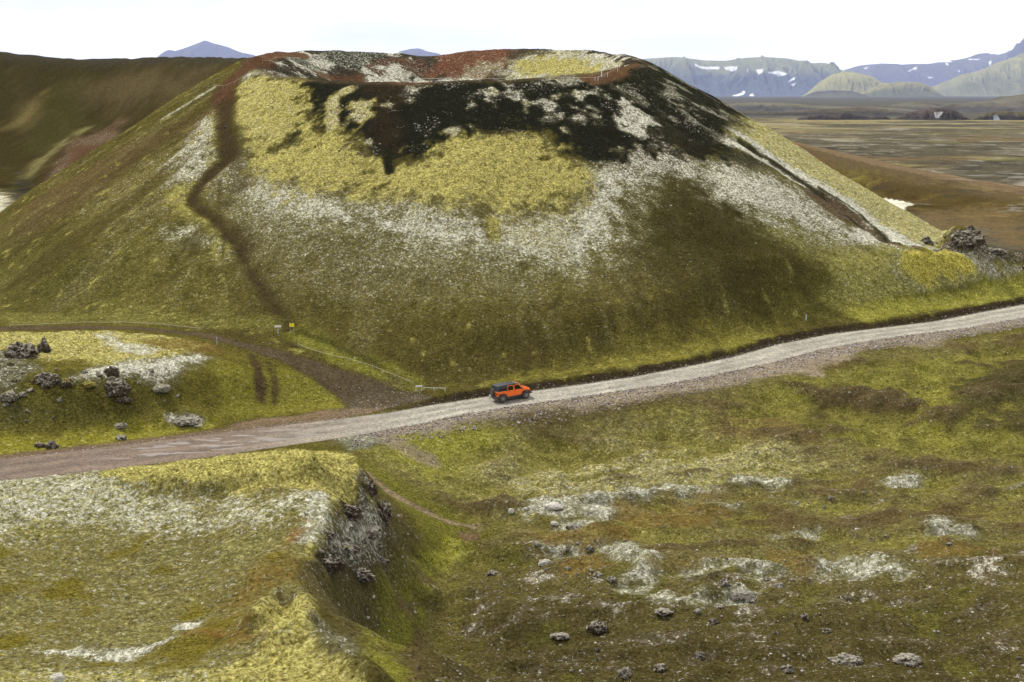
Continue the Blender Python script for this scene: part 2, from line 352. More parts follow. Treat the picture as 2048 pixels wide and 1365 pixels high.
lay(area([(90,350),(140,280),(250,250),(250,290),(160,330),(100,375)], 8, 5, 3, .8), (.095,.058,.04), .15, .4, .1, 0)
lay(area([(130,350),(140,300),(210,285),(245,265),(235,290),(190,320),(150,350)], 5, 4, 2, 1), (.080,.044,.028), .03, .1, .1, 0)
lay(line([(35,365),(80,325),(120,290),(165,262)], 2.2, 5, 3, 2, .75), (.15,.13,.06), .45, .4, .3, 0)
lay(area([(10,250),(60,210),(90,190),(80,220),(40,260)], 10, 6, 3, .6), (.14,.11,.05), .4, .2, .2, 0)
lay(area([(-80,385),(0,380),(90,384),(60,420),(0,450),(-80,480)], 6, 4, 2, 1), (.25,.23,.16), .5, .7, .2, 0)
lay(area([(25,360),(60,358),(85,372),(40,378)], 4, 3, 2, 1), (.025,.025,.02), 0, .1, .1, 0)
# reddish ridge on the right
d1, (z1,), s1 = seg_dist(X, Y, RRW, [[q[2] for q in RRW]])
inR = (Y > 340) * sstep(70, 100, X)
lay(field(inR * (s1 < 0) * sstep(62, 48, d1 + W1 * 5)), (.060, .044, .018), .05, .04, .35, 0)
lay(field(inR * (s1 < 0) * sstep(17, 6, d1 + W1 * 6)), (.088, .066, .038), .14, .14, .18, 0)
lay(field(inR * (s1 > 0) * sstep(40, 20, d1)), (.14, .10, .07), .05, .08, .05, 0)
lay(area([(1620,310),(1680,325),(1740,355),(1700,370),(1640,345)], 8, 6, 3, .7), (.10,.085,.025), .35, .1, .5, 0)
lay(area([(1500,268),(1600,292),(1680,330),(1650,330),(1560,300)], 8, 4, 3, .8), (.092,.058,.036), .05, .1, .1, 0)
lay(area([(1770,400),(1800,403),(1832,410),(1810,414),(1780,412)], 1.0, .4, .3, 1), (.8,.8,.82), 0, 1, 0, 0)
lay(area([(1840,418),(2060,415),(2060,500),(1960,470),(1890,465)], 12, 6, 3, .9), (.115,.082,.045), .12, .10, .12, 0)
# --- cone
cm = ((dC > -60) & (c_ > ZZ - 2.2) & (Y < 345)).astype(f32)
lay(field(cm), (.070, .058, .018), .20, .20, .36, 0)
lay(field(cm * sstep(-.1, .5, W1) * .6), (.085, .070, .022), .40, .12, .45, 0)
lay(area([(440,215),(360,240),(240,300),(120,370),(0,460),(0,520),(180,400),(330,290),(430,250)], 5, 3, 1, .85), (.095,.068,.034), .06, .18, .15, 0)
lay(area([(340,280),(420,330),(380,430),(330,470),(200,480),(150,420)], 10, 4, 1.5, .8), (.105,.085,.03), .36, .36, .3, 0)
lay(area([(250,440),(430,440),(470,560),(420,620),(250,620),(180,540)], 10, 4, 1.5, .6), (.085,.075,.02), .42, .22, .45, 0)
lay(area([(-50,480),(150,470),(240,560),(150,640),(-50,640)], 12, 5, 1, .6), (.065,.062,.020), .22, .16, .5, 0)
lay(area([(400,245),(436,225),(440,300),(430,335),(395,365),(350,370),(345,320)], 4, 2, 1.2, 1), (.14,.12,.07), .45, .66, .2, 0)
lay(area([(432,230),(440,300),(425,335),(412,330),(420,260)], 2, 1, .8, .8), (.16,.14,.05), .75, .5, .2, 0)
lay(line([(355,390),(380,420),(425,450),(447,500)], 2.0, 2.5, 1, .8, .9), (.17,.15,.03), .75, .25, .4, 0)
lay(area([(330,455),(400,440),(435,470),(440,500),(370,500),(320,480)], 4, 2, 1, .9), (.14,.13,.07), .35, .62, .2, 0)
tf = fbm(X, Y, 2.0, 2, 211)
lay(field(cm * sstep(.52, .64, tf) * .7), (.15,.135,.03), .72, .15, .5, 0)
lay(field(cm * sstep(.42, .56, -tf) * .6), (.05,.045,.016), .05, .1, .3, 0)
rl = fbm(np.radians((thC - 90) % 360) * 55, dC * .10, 6, 4, 19, .6); rl2 = fbm(np.radians((thC - 90) % 360) * 60, dC * .14, 3.5, 4, 23, .6)
lay(field(cm * sstep(.05, .45, -rl) * .55), (.055,.043,.018), .08, .12, .25, 0)
lay(field(cm * sstep(.10, .50, rl2) * .45), (.11,.095,.04), .42, .40, .25, 0)
# lower centre
lay(area([(560,440),(900,500),(1200,520),(1180,620),(850,640),(620,620),(520,520)], 10, 5, 2, .7), (.072,.062,.018), .30, .20, .42, 0)
lay(area([(1230,330),(1420,350),(1540,430),(1580,500),(1440,570),(1260,540),(1210,440)], 9, 4, 1.5, .85), (.034,.028,.012), .02, .14, .20, 0)
lay(area([(1500,400),(1640,450),(1720,500),(1620,510),(1530,470)], 8, 3, 1.5, .8), (.12,.11,.04), .45, .40, .4, 0)
lay(area([(1650,560),(1780,520),(1800,600),(1700,640),(1580,640)], 8, 3, 1.5, .7), (.085,.078,.018), .4, .12, .6, 0)
# pale lichen girdle
lay(area([(455,330),(520,330),(700,400),(900,430),(1150,400),(1200,320),(1300,340),(1290,430),(1230,520),(1040,560),(860,550),(660,530),(520,490),(440,400)], 22, 4, 3, .85), (.120,.105,.045), .36, .50, .25, 0)
lay(area([(462,300),(500,340),(540,375),(640,400),(760,418),(900,440),(1050,470),(1160,450),(1185,400),(1180,345),(1200,320),(1250,310),(1300,350),(1240,440),(1180,500),(1040,512),(900,498),(760,462),(640,455),(540,440),(470,400),(455,350)], 9, 3, 3, .95), (.15,.135,.07), .42, .66, .2, 0)
lay(area([(470,320),(540,390),(700,430),(900,460),(1150,450),(1180,350),(1230,330),(1250,400),(1190,470),(1040,500),(900,485),(700,450),(540,420)], 5, 2.5, 3, .7), (.19,.175,.13), .3, .82, .1, 0)
lay(area([(455,370),(540,430),(660,470),(820,500),(980,520),(820,560),(640,540),(520,490),(450,430)], 14, 4, 3, .8), (.10,.085,.045), .38, .40, .25, 0)
lay(area([(940,440),(1160,450),(1100,490),(960,480)], 4, 3, 1.5, .7), (.17,.14,.06), .6, .5, .2, 0)
lay(area([(1215,200),(1300,230),(1330,280),(1400,330),(1340,355),(1240,360),(1190,330),(1230,280)], 6, 3, 3.0, .95), (.10,.088,.06), .15, .62, .08, 0)
lay(area([(1390,330),(1450,320),(1530,345),(1600,380),(1690,445),(1760,490),(1700,485),(1560,445),(1430,395)], 8, 2, 3, .95), (.15,.135,.09), .22, .68, .12, 0)
# dark cinders below the rim
lay(area([(560,185),(620,160),(700,162),(820,166),(1000,162),(1180,158),(1260,120),(1290,140),(1400,215),(1480,262),(1500,300),(1440,318),(1360,300),(1310,270),(1290,300),(1240,330),(1180,332),(1120,315),(1090,275),(960,275),(870,300),(852,325),(800,335),(740,330),(715,290),(640,268),(600,290),(530,305),(505,300),(560,285),(612,235),(600,195)], 2.2, 2.5, 2.2, 1), DARK, .0, .13, .0, 0)
lay(line([(1440,255),(1500,295),(1570,340),(1630,375),(1700,430)], 1.2, 1.5, .7, .5), DARK, 0, .15, .1, 0)
lay(area([(1490,300),(1540,335),(1500,340),(1440,310)], 3, 1, 1, .8), (.03,.03,.02), 0, .25, .1, 0)
lay(area([(745,170),(800,165),(810,260),(800,310),(740,300),(735,240)], 3, 2, 1, .8), (.026,.019,.013), .0, .14, .0, 0)
lay(area([(1300,230),(1360,240),(1420,290),(1350,290)], 5, 2, 2, .5), (.040,.032,.022), .0, .2, .05, 0)
# lichen scattered on the cinders
k = W1 * .7 + W2 * .6 + fbm(X, Y, 6, 3, 201) * .7
lay((lambda a: (a[0], a[1] * sstep(.0, .35, k[a[0]])))(area([(800,165),(1260,140),(1300,190),(1330,240),(1230,235),(1180,250),(1040,235),(900,225),(820,210)], 4, 2, 1, 1)), (.09,.08,.06), .25, .62, .05, 0)
lay((lambda a: (a[0], a[1] * sstep(.35, .70, k[a[0]])))(area([(920,230),(1300,230),(1330,310),(1200,320),(1080,280),(930,270)], 4, 2, 1, 1)), (.08,.07,.06), .05, .6, .0, 0)
lay(area([(1232,205),(1262,215),(1305,235),(1300,255),(1275,272),(1250,262),(1240,240)], 2, 1.6, 2.0, 1), (.15,.14,.11), .15, .70, .05, 0)
lay(area([(1290,150),(1340,190),(1400,235),(1360,230),(1300,190)], 3, 1.5, 1, .45), (.06,.05,.04), .1, .5, .05, 0)
# yellow moss
MO = (.19, .16, .045)
lay(area([(478,175),(500,158),(540,150),(585,158),(612,175),(612,215),(598,250),(560,288),(530,300),(498,298),(482,260),(474,220)], 2.6, 1.8, 2.6, 1), MO, .88, .35, .1, 0)
lay(area([(490,130),(540,122),(600,140),(585,155),(520,150),(480,165)], 2, 1, .8, 1), (.17,.15,.09), .45, .6, .1, 0)
lay(area([(500,308),(540,292),(590,290),(625,240),(636,245),(628,270),(680,262),(712,280),(730,315),(770,330),(782,345),(800,330),(850,328),(880,300),(940,285),(1000,272),(1060,270),(1092,290),(1108,318),(1140,320),(1176,345),(1190,370),(1180,402),(1120,410),(1040,412),(960,405),(900,395),(820,385),(740,390),(640,380),(560,362),(515,340)], 4.5, 2.2, 3.2, 1), MO, .92, .26, .1, 0)
lay(line([(665,255),(662,220),(668,195),(700,178)], .9, .8, .5, .6), MO, .7, .5, .1, 0)
lay(area([(705,205),(745,200),(750,232),(722,255),(695,240)], 1.0, 1.0, 1.0, 1), MO, .72, .5, .1, 0)
lay(line([(775,318),(780,345)], .7, .6, .2, .3), DARK, 0, .1, 0, 0)
for cx, cy in [(940,252),(1125,258),(775,210),(905,262),(1150,185),(1110,195),(985,185),(740,290),(1050,215),(1235,300)]:
    lay(area([(cx-9,cy),(cx,cy-7),(cx+10,cy-2),(cx+5,cy+7)], 1, .5, .8, .9), (.16,.14,.08), .55, .65, .1, 0)
lay(line([(985,445),(988,478)], .8, 1.2, .3, .4, .9), (.14,.11,.03), .85, .1, .2, 0)
# right flank beyond the crease
lay(area([(1448,262),(1475,262),(1560,305),(1700,378),(1890,472),(1850,500),(1800,490),(1740,440),(1640,375),(1540,320),(1465,290)], 2, 1, 1, 1), (.19,.165,.07), .75, .50, .15, 0)
lay(line([(1462,285),(1540,325),(1620,368),(1720,430),(1805,488)], 2.0, 2, .5, 1), (.19,.18,.14), .3, .80, .1, 0)
cq = np.array(hits([(1448,262),(1480,285),(1540,325),(1620,368),(1720,430),(1805,488)])); rc = np.hypot(cq[:,0]-CX, cq[:,1]-CY); tq = (np.degrees(np.arctan2(cq[:,1]-CY, cq[:,0]-CX)) + 180) % 360 - 180
o_ = np.argsort(rc); rX = np.hypot(X - CX, Y - CY); tX = (thC + 180) % 360 - 180; tcr = np.interp(rX, rc[o_], tq[o_]); arc = np.radians(tX - tcr) * rX
onc = cm * (tX < 110) * (np.abs(tX) < 120)
lay(field(onc * sstep(1.0, 2.4, arc + W2 * .8) * sstep(rc.min() - 2, rc.min() + 1, rX + W1 * 3)), (.19,.165,.075), .80, .42, .15, 0)
lay(field(onc * sstep(.6, 1.2, arc + W2 * .8) * sstep(5.5, 2.5, arc + W2 * 1.5 + W1) * sstep(rc.min() - 2, rc.min() + 1, rX) * .9), (.19,.18,.14), .3, .78, .1, 0)
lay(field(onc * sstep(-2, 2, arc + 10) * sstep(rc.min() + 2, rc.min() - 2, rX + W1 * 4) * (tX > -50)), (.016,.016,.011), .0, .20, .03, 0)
lay(field(onc * sstep(-2, 2, arc + 10) * sstep(rc.min() + 2, rc.min() - 2, rX + W1 * 4) * (tX > -50) * sstep(.05, .4, fbm(X, Y, 6, 4, 221, .6)) * .8), (.085,.078,.055), .0, .55, .05, 0)
lay(area([(1595,368),(1640,380),(1712,425),(1818,497),(1795,497),(1740,465),(1680,440),(1630,405)], 1.6, .8, .8, 1), (.085,.06,.04), .05, .28, .1, 0)
lay(area([(1700,455),(1740,468),(1800,497),(1770,500),(1715,478)], 1.5, .8, .8, .9), (.17,.15,.12), .25, .75, .1, 0)
lay(line([(1480,285),(1560,335),(1640,390),(1720,455)], .5, .8, .3, .4), (.03,.028,.018), 0, .1, .2, 0)
lay(line([(1640,378),(1720,428),(1800,488)], .35, .6, .2, .3), (.03,.028,.018), 0, .1, .2, 0)
# left skyline strip of lichen
lay(line([(425,178),(380,205),(330,235)], .8, 1.5, .3, .8, .7), (.2,.19,.14), .4, .7, .1, 0)
# crater inside
inC = (dC < .5) & (dC > -34) & (Y > CY - 20)
lay(field((inC).astype(f32)), (.036,.030,.024), .02, .28, .03, 0)
kc = fbm(X, Y, 7, 4, 207, .6)
lay(field(inC * sstep(-.05, .2, kc)), (.12,.11,.085), .15, .74, .05, 0)
lay(area([(555,112),(640,108),(760,104),(780,120),(700,140),(610,135)], 2.5, 2, 1.2, 1), (.026,.027,.020), .1, .46, .05, 0)
lay(area([(610,112),(650,118),(690,138),(660,140),(620,128)], 2, 1.5, 1.5, .9), (.12,.11,.09), .1, .7, .05, 0)
lay(area([(740,120),(790,112),(860,115),(870,150),(800,158),(745,150)], 2, 2, 1.5, .9), (.075,.040,.028), .02, .34, .0, 0)
lay(area([(765,135),(800,130),(825,150),(820,163),(775,160)], 2, 1.5, 1.5, .9), (.12,.11,.1), .1, .72, .05, 0)
lay(area([(868,125),(900,108),(960,100),(1025,102),(1020,130),(980,150),(900,155),(860,150)], 2, 2, 1.2, 1), (.105,.046,.030), .02, .30, .0, 0)
lay(area([(930,140),(980,128),(1010,130),(1005,152),(925,156)], 2, 1.5, 1.5, .8), (.15,.12,.08), .35, .5, .05, 0)
lay(area([(1020,130),(1060,108),(1140,104),(1215,115),(1230,130),(1205,150),(1100,156),(1020,154)], 2, 2, 1.5, 1), (.16,.14,.06), .55, .62, .05, 0)
lay(area([(1035,128),(1075,115),(1160,118),(1200,135),(1180,150),(1080,150),(1035,148)], 1.5, 1.5, 1.5, 1), MO, .85, .35, .05, 0)
lay(area([(1020,101),(1060,100),(1100,108),(1060,112),(1025,118)], 1.5, 1, 1, .8), (.04,.03,.02), .1, .3, 0, 0)
# rim walk
rim = np.exp(-((dC - .3) / 1.1) ** 2) * (Y < 262)
lay(field(np.clip(rim * 1.5, 0, 1) * sstep(20, 60, thC) * 0 + np.clip(rim * 1.4, 0, 1) * .6), (.062, .045, .030), 0, .2, .0, .2)
lay(line([(1180,160),(1230,150),(1265,130)], 1.5, 1.5, .4, .4), (.10,.056,.036), 0, .08, 0, .1)
lay(line([(1262,126),(1280,126)], 1.2, 1.2, .4, .4, .9), (.03,.025,.02), 0, .1, 0, 0)
lay(line([(640,150),(720,156),(800,166),(860,166)], 1.0, 1.5, .4, .4, .7), (.11,.055,.035), 0, .05, 0, .1)
lay(line([(530,115),(560,108),(600,110)], 1.6, 1.5, .5, .5), (.11,.06,.04), 0, .05, 0, .1)
# foot path up the cone
PC = (.046, .034, .019)
lay(line([(530,118,1.8),(490,140,2.1),(460,165,2.1),(445,190,1.8),(452,215,1.4)], 2, 1.6, .5, .6), (.078,.042,.027), 0, .08, 0, .15)
lay(line([(452,210,1.3),(450,260,1.2),(458,320,1.5),(425,350,1.0),(395,380,.8),(385,408,.8)], 1.5, 1.8, .5, .8), PC, 0, .05, .02, .1)
lay(line([(455,280),(490,370),(470,380)], 1.2, 2.5, .6, .8, .6), PC, .05, .2, .1, .1)
lay(line([(385,405,.8),(400,425,.8),(430,445,.7),(455,475,.8),(480,510,.6),(510,560,.5),(535,600,.5),(575,655,.5),(590,690,.9)], 1, 1.6, .5, .8), PC, .03, .05, .1, .1)
lay(line([(470,460),(500,500),(490,480)], 1.0, 2.5, .8, .8, .6), PC, .1, .1, .2, .1)
lay(line([(440,365),(438,420),(450,470),(445,520)], .22, .5, .2, .15, .7), PC, .1, .2, .2, 0)
lay(line([(0,490),(60,450),(120,410),(230,345),(310,300)], .22, .6, .3, .2, .6), PC, .1, .1, .2, 0)
# rough brighter fringe at the foot of the cone
lay(line([(600,672),(680,712),(760,745),(820,775)], 1.6, 1.6, .6, .8, .9), (.11,.11,.015), .45, .1, .7, 0)
lay(line([(600,665),(700,705),(760,735)], .7, 1, .6, .6, .8), (.035,.033,.014), .1, .1, .4, 0)
lay(area([(0,625),(300,620),(560,640),(560,665),(400,660),(200,645),(0,652)], 3, 2, 1, .7), (.10,.095,.025), .5, .15, .5, 0)
lay(area([(1100,720),(1400,660),(1640,640),(1500,700),(1300,745),(1100,765)], 4, 2, 1.2, .8), (.085,.075,.018), .34, .1, .6, 0)
lay(area([(880,780),(1080,760),(1300,735),(1500,695),(1560,672),(1480,672),(1300,715),(1080,745),(900,768)], 2, 1, 1, .85), (.115,.105,.018), .42, .1, .75, 0)
# crag rise on the right
lay(area([(1700,500),(1830,495),(1950,500),(2060,520),(2060,600),(1900,615),(1720,625),(1650,590)], 5, 2, 1, .9), (.14,.13,.035), .55, .30, .5, 0)
lay(area([(1800,520),(1860,498),(1930,505),(1990,545),(1960,560),(1840,575),(1795,550)], 4, 1.2, 1, .9), (.17,.16,.10), .45, .65, .3, 0)
lay(area([(1800,520),(1830,500),(1890,502),(1940,520),(1955,545),(1920,565),(1850,572),(1800,550)], 1.4, .8, .8, 1), (.24,.20,.008), .95, .05, .5, 0)
lay(area([(1830,495),(1900,475),(1950,465),(2060,525),(2060,540),(1960,515),(1890,495)], 1.6, 1, 1, 1), (.085,.065,.045), .06, .45, .1, 0)
lay(area([(1950,520),(2060,535),(2060,555),(1960,545)], 2, 1, 1, .9), (.14,.12,.08), .35, .55, .2, 0)
lay(line([(1790,600),(1900,585),(2060,555)], .3, .7, .2, .2, .8), (.07,.06,.025), .1, .1, .3, 0)
lay(line([(1720,632),(1850,612),(1950,598),(2060,570)], 1.6, 1.5, .6, .8, .9), (.14,.14,.010), .55, .06, .9, 0)

# --- rise between track and road
lay(area([(-60,664),(200,664),(420,690),(560,730),(690,790),(680,820),(560,830),(440,850),(240,890),(-60,915)], 2, 1, .6, 1), (.078,.068,.016), .22, .12, .55, 0)
lay(area([(-60,668),(150,664),(330,672),(420,695),(360,715),(280,735),(180,728),(90,720),(0,705),(-60,700)], 2, 1, .8, 1), MO, .85, .32, .3, 0)
lay(area([(170,668),(220,668),(260,690),(330,700),(290,715),(220,700)], 2, 1, .8, .8), (.2,.19,.13), .5, .75, .2, 0)
lay(area([(230,730),(300,722),(400,708),(420,715),(350,745),(340,775),(290,770),(190,760),(140,765),(180,740)], 2, 1, .8, 1), (.17,.16,.12), .25, .72, .2, 0)
lay(area([(-60,700),(60,710),(90,740),(40,790),(60,830),(-60,840)], 2, 1.5, 1, .9), (.08,.075,.05), .25, .48, .3, 0)
lay(area([(240,680),(380,680),(480,705),(430,712),(330,700)], 2, 1, .8, .7), (.12,.075,.025), .3, .15, .4, 0)
lay(area([(-60,780),(200,780),(330,800),(240,860),(-60,890)], 4, 2, 1, .7), (.052,.047,.016), .1, .1, .5, 0)
lay(area([(-60,880),(120,872),(260,845),(330,850),(440,835),(430,856),(240,890),(-60,915)], 2, .8, .8, .95), (.135,.128,.012), .45, .05, .85, 0)
lay(area([(440,730),(600,745),(690,790),(670,815),(560,825),(460,845),(430,800)], 3, 1.5, .8, .9), (.105,.10,.014), .38, .08, .8, 0)
lay(line([(505,712),(520,760),(522,800)], .5, .7, .4, .4), (.06,.042,.025), .05, .05, .2, 0)
lay(line([(535,725),(550,765),(548,810)], .35, .7, .4, .4, .8), (.06,.042,.025), .05, .05, .3, 0)
lay(area([(335,838),(370,830),(410,840),(400,852),(350,855)], .8, .4, .6, .9), (.16,.14,.12), .05, .7, .05, .3)
# track
TR = (.070, .053, .036)
lay(line([(-80,660,1.3),(100,657,1.2),(250,656,1.2),(380,668,1.3),(480,690,1.4),(560,712,1.5),(640,745,1.8),(700,775,2.4),(740,800,3.4)], 2, .8, .3, .3), TR, 0, .03, .02, .2)
lay(area([(690,770),(760,770),(840,785),(880,800),(830,812),(760,822),(640,838),(700,818),(715,795)], 1.2, .6, .4, 1), (.064,.050,.034), 0, .05, .02, .25)
lay(area([(770,745),(810,755),(840,780),(780,780)], 2, 1, .6, .8), (.10,.075,.045), .1, .08, .1, .2)
lay(area([(460,848),(520,838),(600,832),(640,822),(700,820),(790,812),(600,852),(440,872)], 1.0, .4, .3, 1), (.125,.090,.066), 0, .02, .03, .25)

# --- near plateau, lower left
lay(area([(-80,965),(150,950),(300,932),(450,912),(590,902),(690,915),(735,960),(640,1180),(620,1250),(700,1340),(760,1400),(-80,1400)], 1, .5, .3, 1), (.125,.108,.042), .40, .34, .38, 0)
lay(area([(-80,968),(250,945),(330,985),(600,985),(640,1000),(600,1050),(400,1070),(200,1050),(-80,1060)], 7, 2.5, 3.5, .95), (.15,.135,.06), .55, .62, .2, 0)
lay(area([(200,948),(350,925),(590,900),(700,915),(730,955),(722,1010),(670,1020),(640,1060),(625,1130),(600,1130),(620,1040),(655,990),(560,975),(430,985),(330,982),(250,970)], .9, .5, .6, 1), MO, .93, .20, .3, 0)
lay(line([(610,1080),(640,1030),(640,990)], .8, 1, .3, .5, .8), (.2,.19,.14), .35, .75, .1, 0)
lay(area([(0,985),(120,975),(240,985),(200,1010),(100,1010),(0,1005)], 2, 1, .8, .6), (.2,.19,.10), .6, .6, .2, 0)
lay(area([(500,1140),(560,1110),(600,1130),(590,1165),(530,1190),(470,1235),(420,1230),(440,1190)], 4, 1.5, 2, .6), (.15,.095,.026), .22, .10, .3, 0)
lay(area([(385,1260),(440,1252),(520,1270),(490,1285),(400,1280)], 2, .8, 1.2, .75), (.16,.09,.022), .15, .08, .2, 0)
lay(area([(575,1060),(610,1040),(600,1075),(575,1090)], 1, .5, .6, .8), (.17,.085,.03), .2, .2, .2, 0)
lay(area([(500,1265),(560,1200),(610,1195),(625,1245),(620,1275),(700,1330),(760,1400),(400,1400),(430,1345),(520,1300),(575,1275)], 1, .5, .6, 1), MO, .92, .25, .3, 0)
lay(area([(75,1305),(180,1296),(280,1300),(350,1275),(350,1290),(270,1325),(150,1315)], .9, .6, .6, .95), (.19,.18,.13), .3, .75, .2, 0)
lay(area([(340,1256),(400,1245),(400,1256),(350,1268)], .7, .4, .4, .95), (.19,.18,.14), .3, .8, .1, 0)
lay(area([(-80,1330),(150,1335),(300,1340),(420,1350),(420,1400),(-80,1400)], 2.5, 1, .8, .9), (.17,.15,.05), .68, .42, .3, 0)
kk = fbm(X, Y, 5, 3, 301)
lay((lambda a: (a[0], a[1] * sstep(.25, .5, kk[a[0]])))(area([(-80,1040),(560,1040),(540,1200),(400,1330),(-80,1340)], 2, 1, .5, .9)), (.08,.065,.008), .15, .05, .75, 0)
lay((lambda a: (a[0], a[1] * sstep(.2, .5, -kk[a[0]])))(area([(-80,1040),(560,1040),(540,1200),(400,1330),(-80,1340)], 2, 1, .5, .8)), (.13,.12,.05), .55, .25, .3, 0)
# cliff side of the plateau and the gully
lay(area([(722,948),(775,1000),(785,1060),(760,1180),(735,1150),(690,1150),(625,1135),(650,1080),(690,1020),(715,1010)], 1, .5, .5, 1), (.075,.064,.050), .06, .5, .08, 0)
lay(area([(680,1040),(760,1010),(780,1060),(720,1090),(680,1100)], 1.5, .8, .8, .8), (.15,.14,.12), .1, .68, .08, 0)
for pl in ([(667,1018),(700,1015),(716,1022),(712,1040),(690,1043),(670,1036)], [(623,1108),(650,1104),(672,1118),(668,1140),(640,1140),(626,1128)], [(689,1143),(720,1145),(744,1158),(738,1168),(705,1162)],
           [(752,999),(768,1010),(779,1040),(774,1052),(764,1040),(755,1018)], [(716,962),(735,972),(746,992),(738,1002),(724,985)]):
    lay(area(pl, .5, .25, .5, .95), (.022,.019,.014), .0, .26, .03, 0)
lay(area([(735,990),(755,992),(762,1010),(745,1018),(733,1008)], .6, .3, .4, .9), MO, .85, .3, .2, 0)
lay(area([(780,1000),(840,1080),(830,1200),(790,1300),(820,1400),(760,1400),(700,1280),(640,1200),(620,1150),(740,1170),(790,1080)], 2.5, 1, .8, 1), (.075,.062,.032), .10, .22, .25, .08)
lay(area([(640,1250),(700,1280),(740,1320),(720,1340),(640,1290)], 1.5, .6, .6, .8), (.12,.11,.07), .2, .5, .2, 0)
lay(area([(740,930),(830,960),(1000,1040),(980,1070),(900,1140),(860,1220),(850,1300),(870,1400),(800,1400),(800,1300),(830,1200),(850,1100),(820,1040),(770,985)], 2.5, 1.2, .8, .95), (.080,.080,.015), .18, .10, .65, 0)
lay(area([(900,1080),(960,1090),(930,1130),(890,1140),(885,1110)], 1.2, .7, .6, 1), (.17,.175,.010), .65, .02, 1, 0)
lay(line([(880,1130),(830,1180),(790,1220),(770,1280),(800,1365)], 1.2, 1.5, .6, .6, .85), (.13,.135,.012), .45, .04, .95, 0)
for pl in ([(920,1070),(960,1065),(955,1085),(925,1085)], [(790,1215),(830,1195),(820,1230),(780,1240)], [(840,1165),(880,1155),(870,1175)], [(830,1280),(860,1270),(870,1320),(860,1365),(820,1365)]):
    lay(area(pl, .9, .5, .5, .9), (.13,.083,.062), 0, .05, .1, .25)
# slopes right
RT = area([(720,900),(1000,830),(1300,780),(1700,710),(2080,660),(2080,1400),(860,1400),(880,1150),(1000,1060),(860,1000)], 3, 1, .5, 1)
lay(RT, (.112,.095,.040), .34, .20, .38, 0)
n5 = fbm(X, Y * 1.6, 9, 4, 311); n6 = fbm(X, Y * 1.5, 4, 4, 321, .6); n7 = fbm(X + 50, Y, 7, 3, 331)
lay((RT[0], RT[1] * sstep(.05, .4, n5[RT[0]]) * .8), (.115,.106,.028), .48, .16, .6, 0)
lay((RT[0], RT[1] * sstep(.1, .45, -n5[RT[0]]) * .7), (.085,.060,.030), .10, .2, .15, .05)
lay(area([(1480,780),(1700,730),(2080,690),(2080,930),(1800,900),(1600,860)], 5, 2, 1, .7), (.100,.100,.016), .35, .08, .8, 0)
lay((lambda a: (a[0], a[1] * sstep(-.1, .35, n7[a[0]])))(area([(1600,780),(1760,780),(1900,740),(2080,700),(2080,930),(1850,900),(1650,870)], 4, 2, 1, .85)), (.058,.046,.024), .05, .14, .25, 0)
lay(area([(1620,780),(1700,770),(1840,810),(1820,835),(1700,815),(1630,810)], 3, 1.5, 1, .9), (.070,.050,.028), .04, .22, .12, 0)
lay(area([(1900,770),(2080,720),(2080,850),(1960,850)], 4, 2, 1, .9), (.052,.044,.022), .04, .14, .3, 0)
lay(line([(1850,740),(1880,800),(1850,860),(1900,890)], 1.1, 2, 1, .6, .8), (.13,.127,.016), .5, .06, .9, 0)
lay(area([(780,870),(950,850),(1000,880),(940,950),(860,960),(800,920)], 3, 1.5, .8, .8), (.15,.155,.012), .55, .06, .85, 0)
lay(area([(950,930),(1200,900),(1480,880),(1700,930),(1500,960),(1250,985),(1000,1000)], 8, 2.5, 1.5, .85), (.175,.155,.075), .66, .44, .3, 0)
lay(area([(1450,830),(1560,840),(1620,880),(1520,880),(1450,860)], 3, 1.5, .8, .7), (.12,.08,.038), .2, .1, .2, 0)
def boxb(A, r):
    c = np.cumsum(np.cumsum(np.pad(A, r + 1, mode='edge').astype(np.float64), 0), 1); n = 2 * r + 1
    return ((c[n:, n:] - c[:-n, n:] - c[n:, :-n] + c[:-n, :-n]) / (n * n))[:A.shape[0], :A.shape[1]]
res = (Z - boxb(boxb(Z, 11), 11)).ravel().astype(f32)
lay((RT[0], RT[1] * sstep(.12, .55, res[RT[0]] + .12 * W2[RT[0]]) * .8), (.080,.060,.032), .10, .28, .16, .04)
lay((RT[0], RT[1] * sstep(.10, .50, -res[RT[0]] + .12 * W2[RT[0]]) * .8), (.115,.104,.026), .42, .10, .6, 0)
# darker brown, lichen-sprinkled ground low right
LW = area([(980,1085),(1100,1060),(1320,1150),(1600,1150),(2080,1110),(2080,1400),(860,1400),(880,1260),(900,1150)], 8, 3, 2, .9)
lay(LW, (.078,.064,.026), .18, .26, .34, 0)
lay((LW[0], LW[1] * sstep(.16, .42, n6[LW[0]]) * .9), (.125,.098,.075), .04, .64, .10, .2)
lay(area([(950,1200),(1400,1250),(2080,1180),(2080,1400),(880,1400)], 10, 3, 2, .6), (.042,.033,.014), .06, .22, .24, 0)
lay((LW[0], LW[1] * sstep(.2, .5, -n7[LW[0]]) * .7), (.060,.058,.014), .12, .08, .65, 0)
UW = area([(1500,960),(2080,960),(2080,1110),(1700,1110)], 4, 2, 1, .8)
lay((UW[0], UW[1] * sstep(.3, .5, n6[UW[0]]) * .8), (.13,.11,.09), .06, .5, .10, .1)
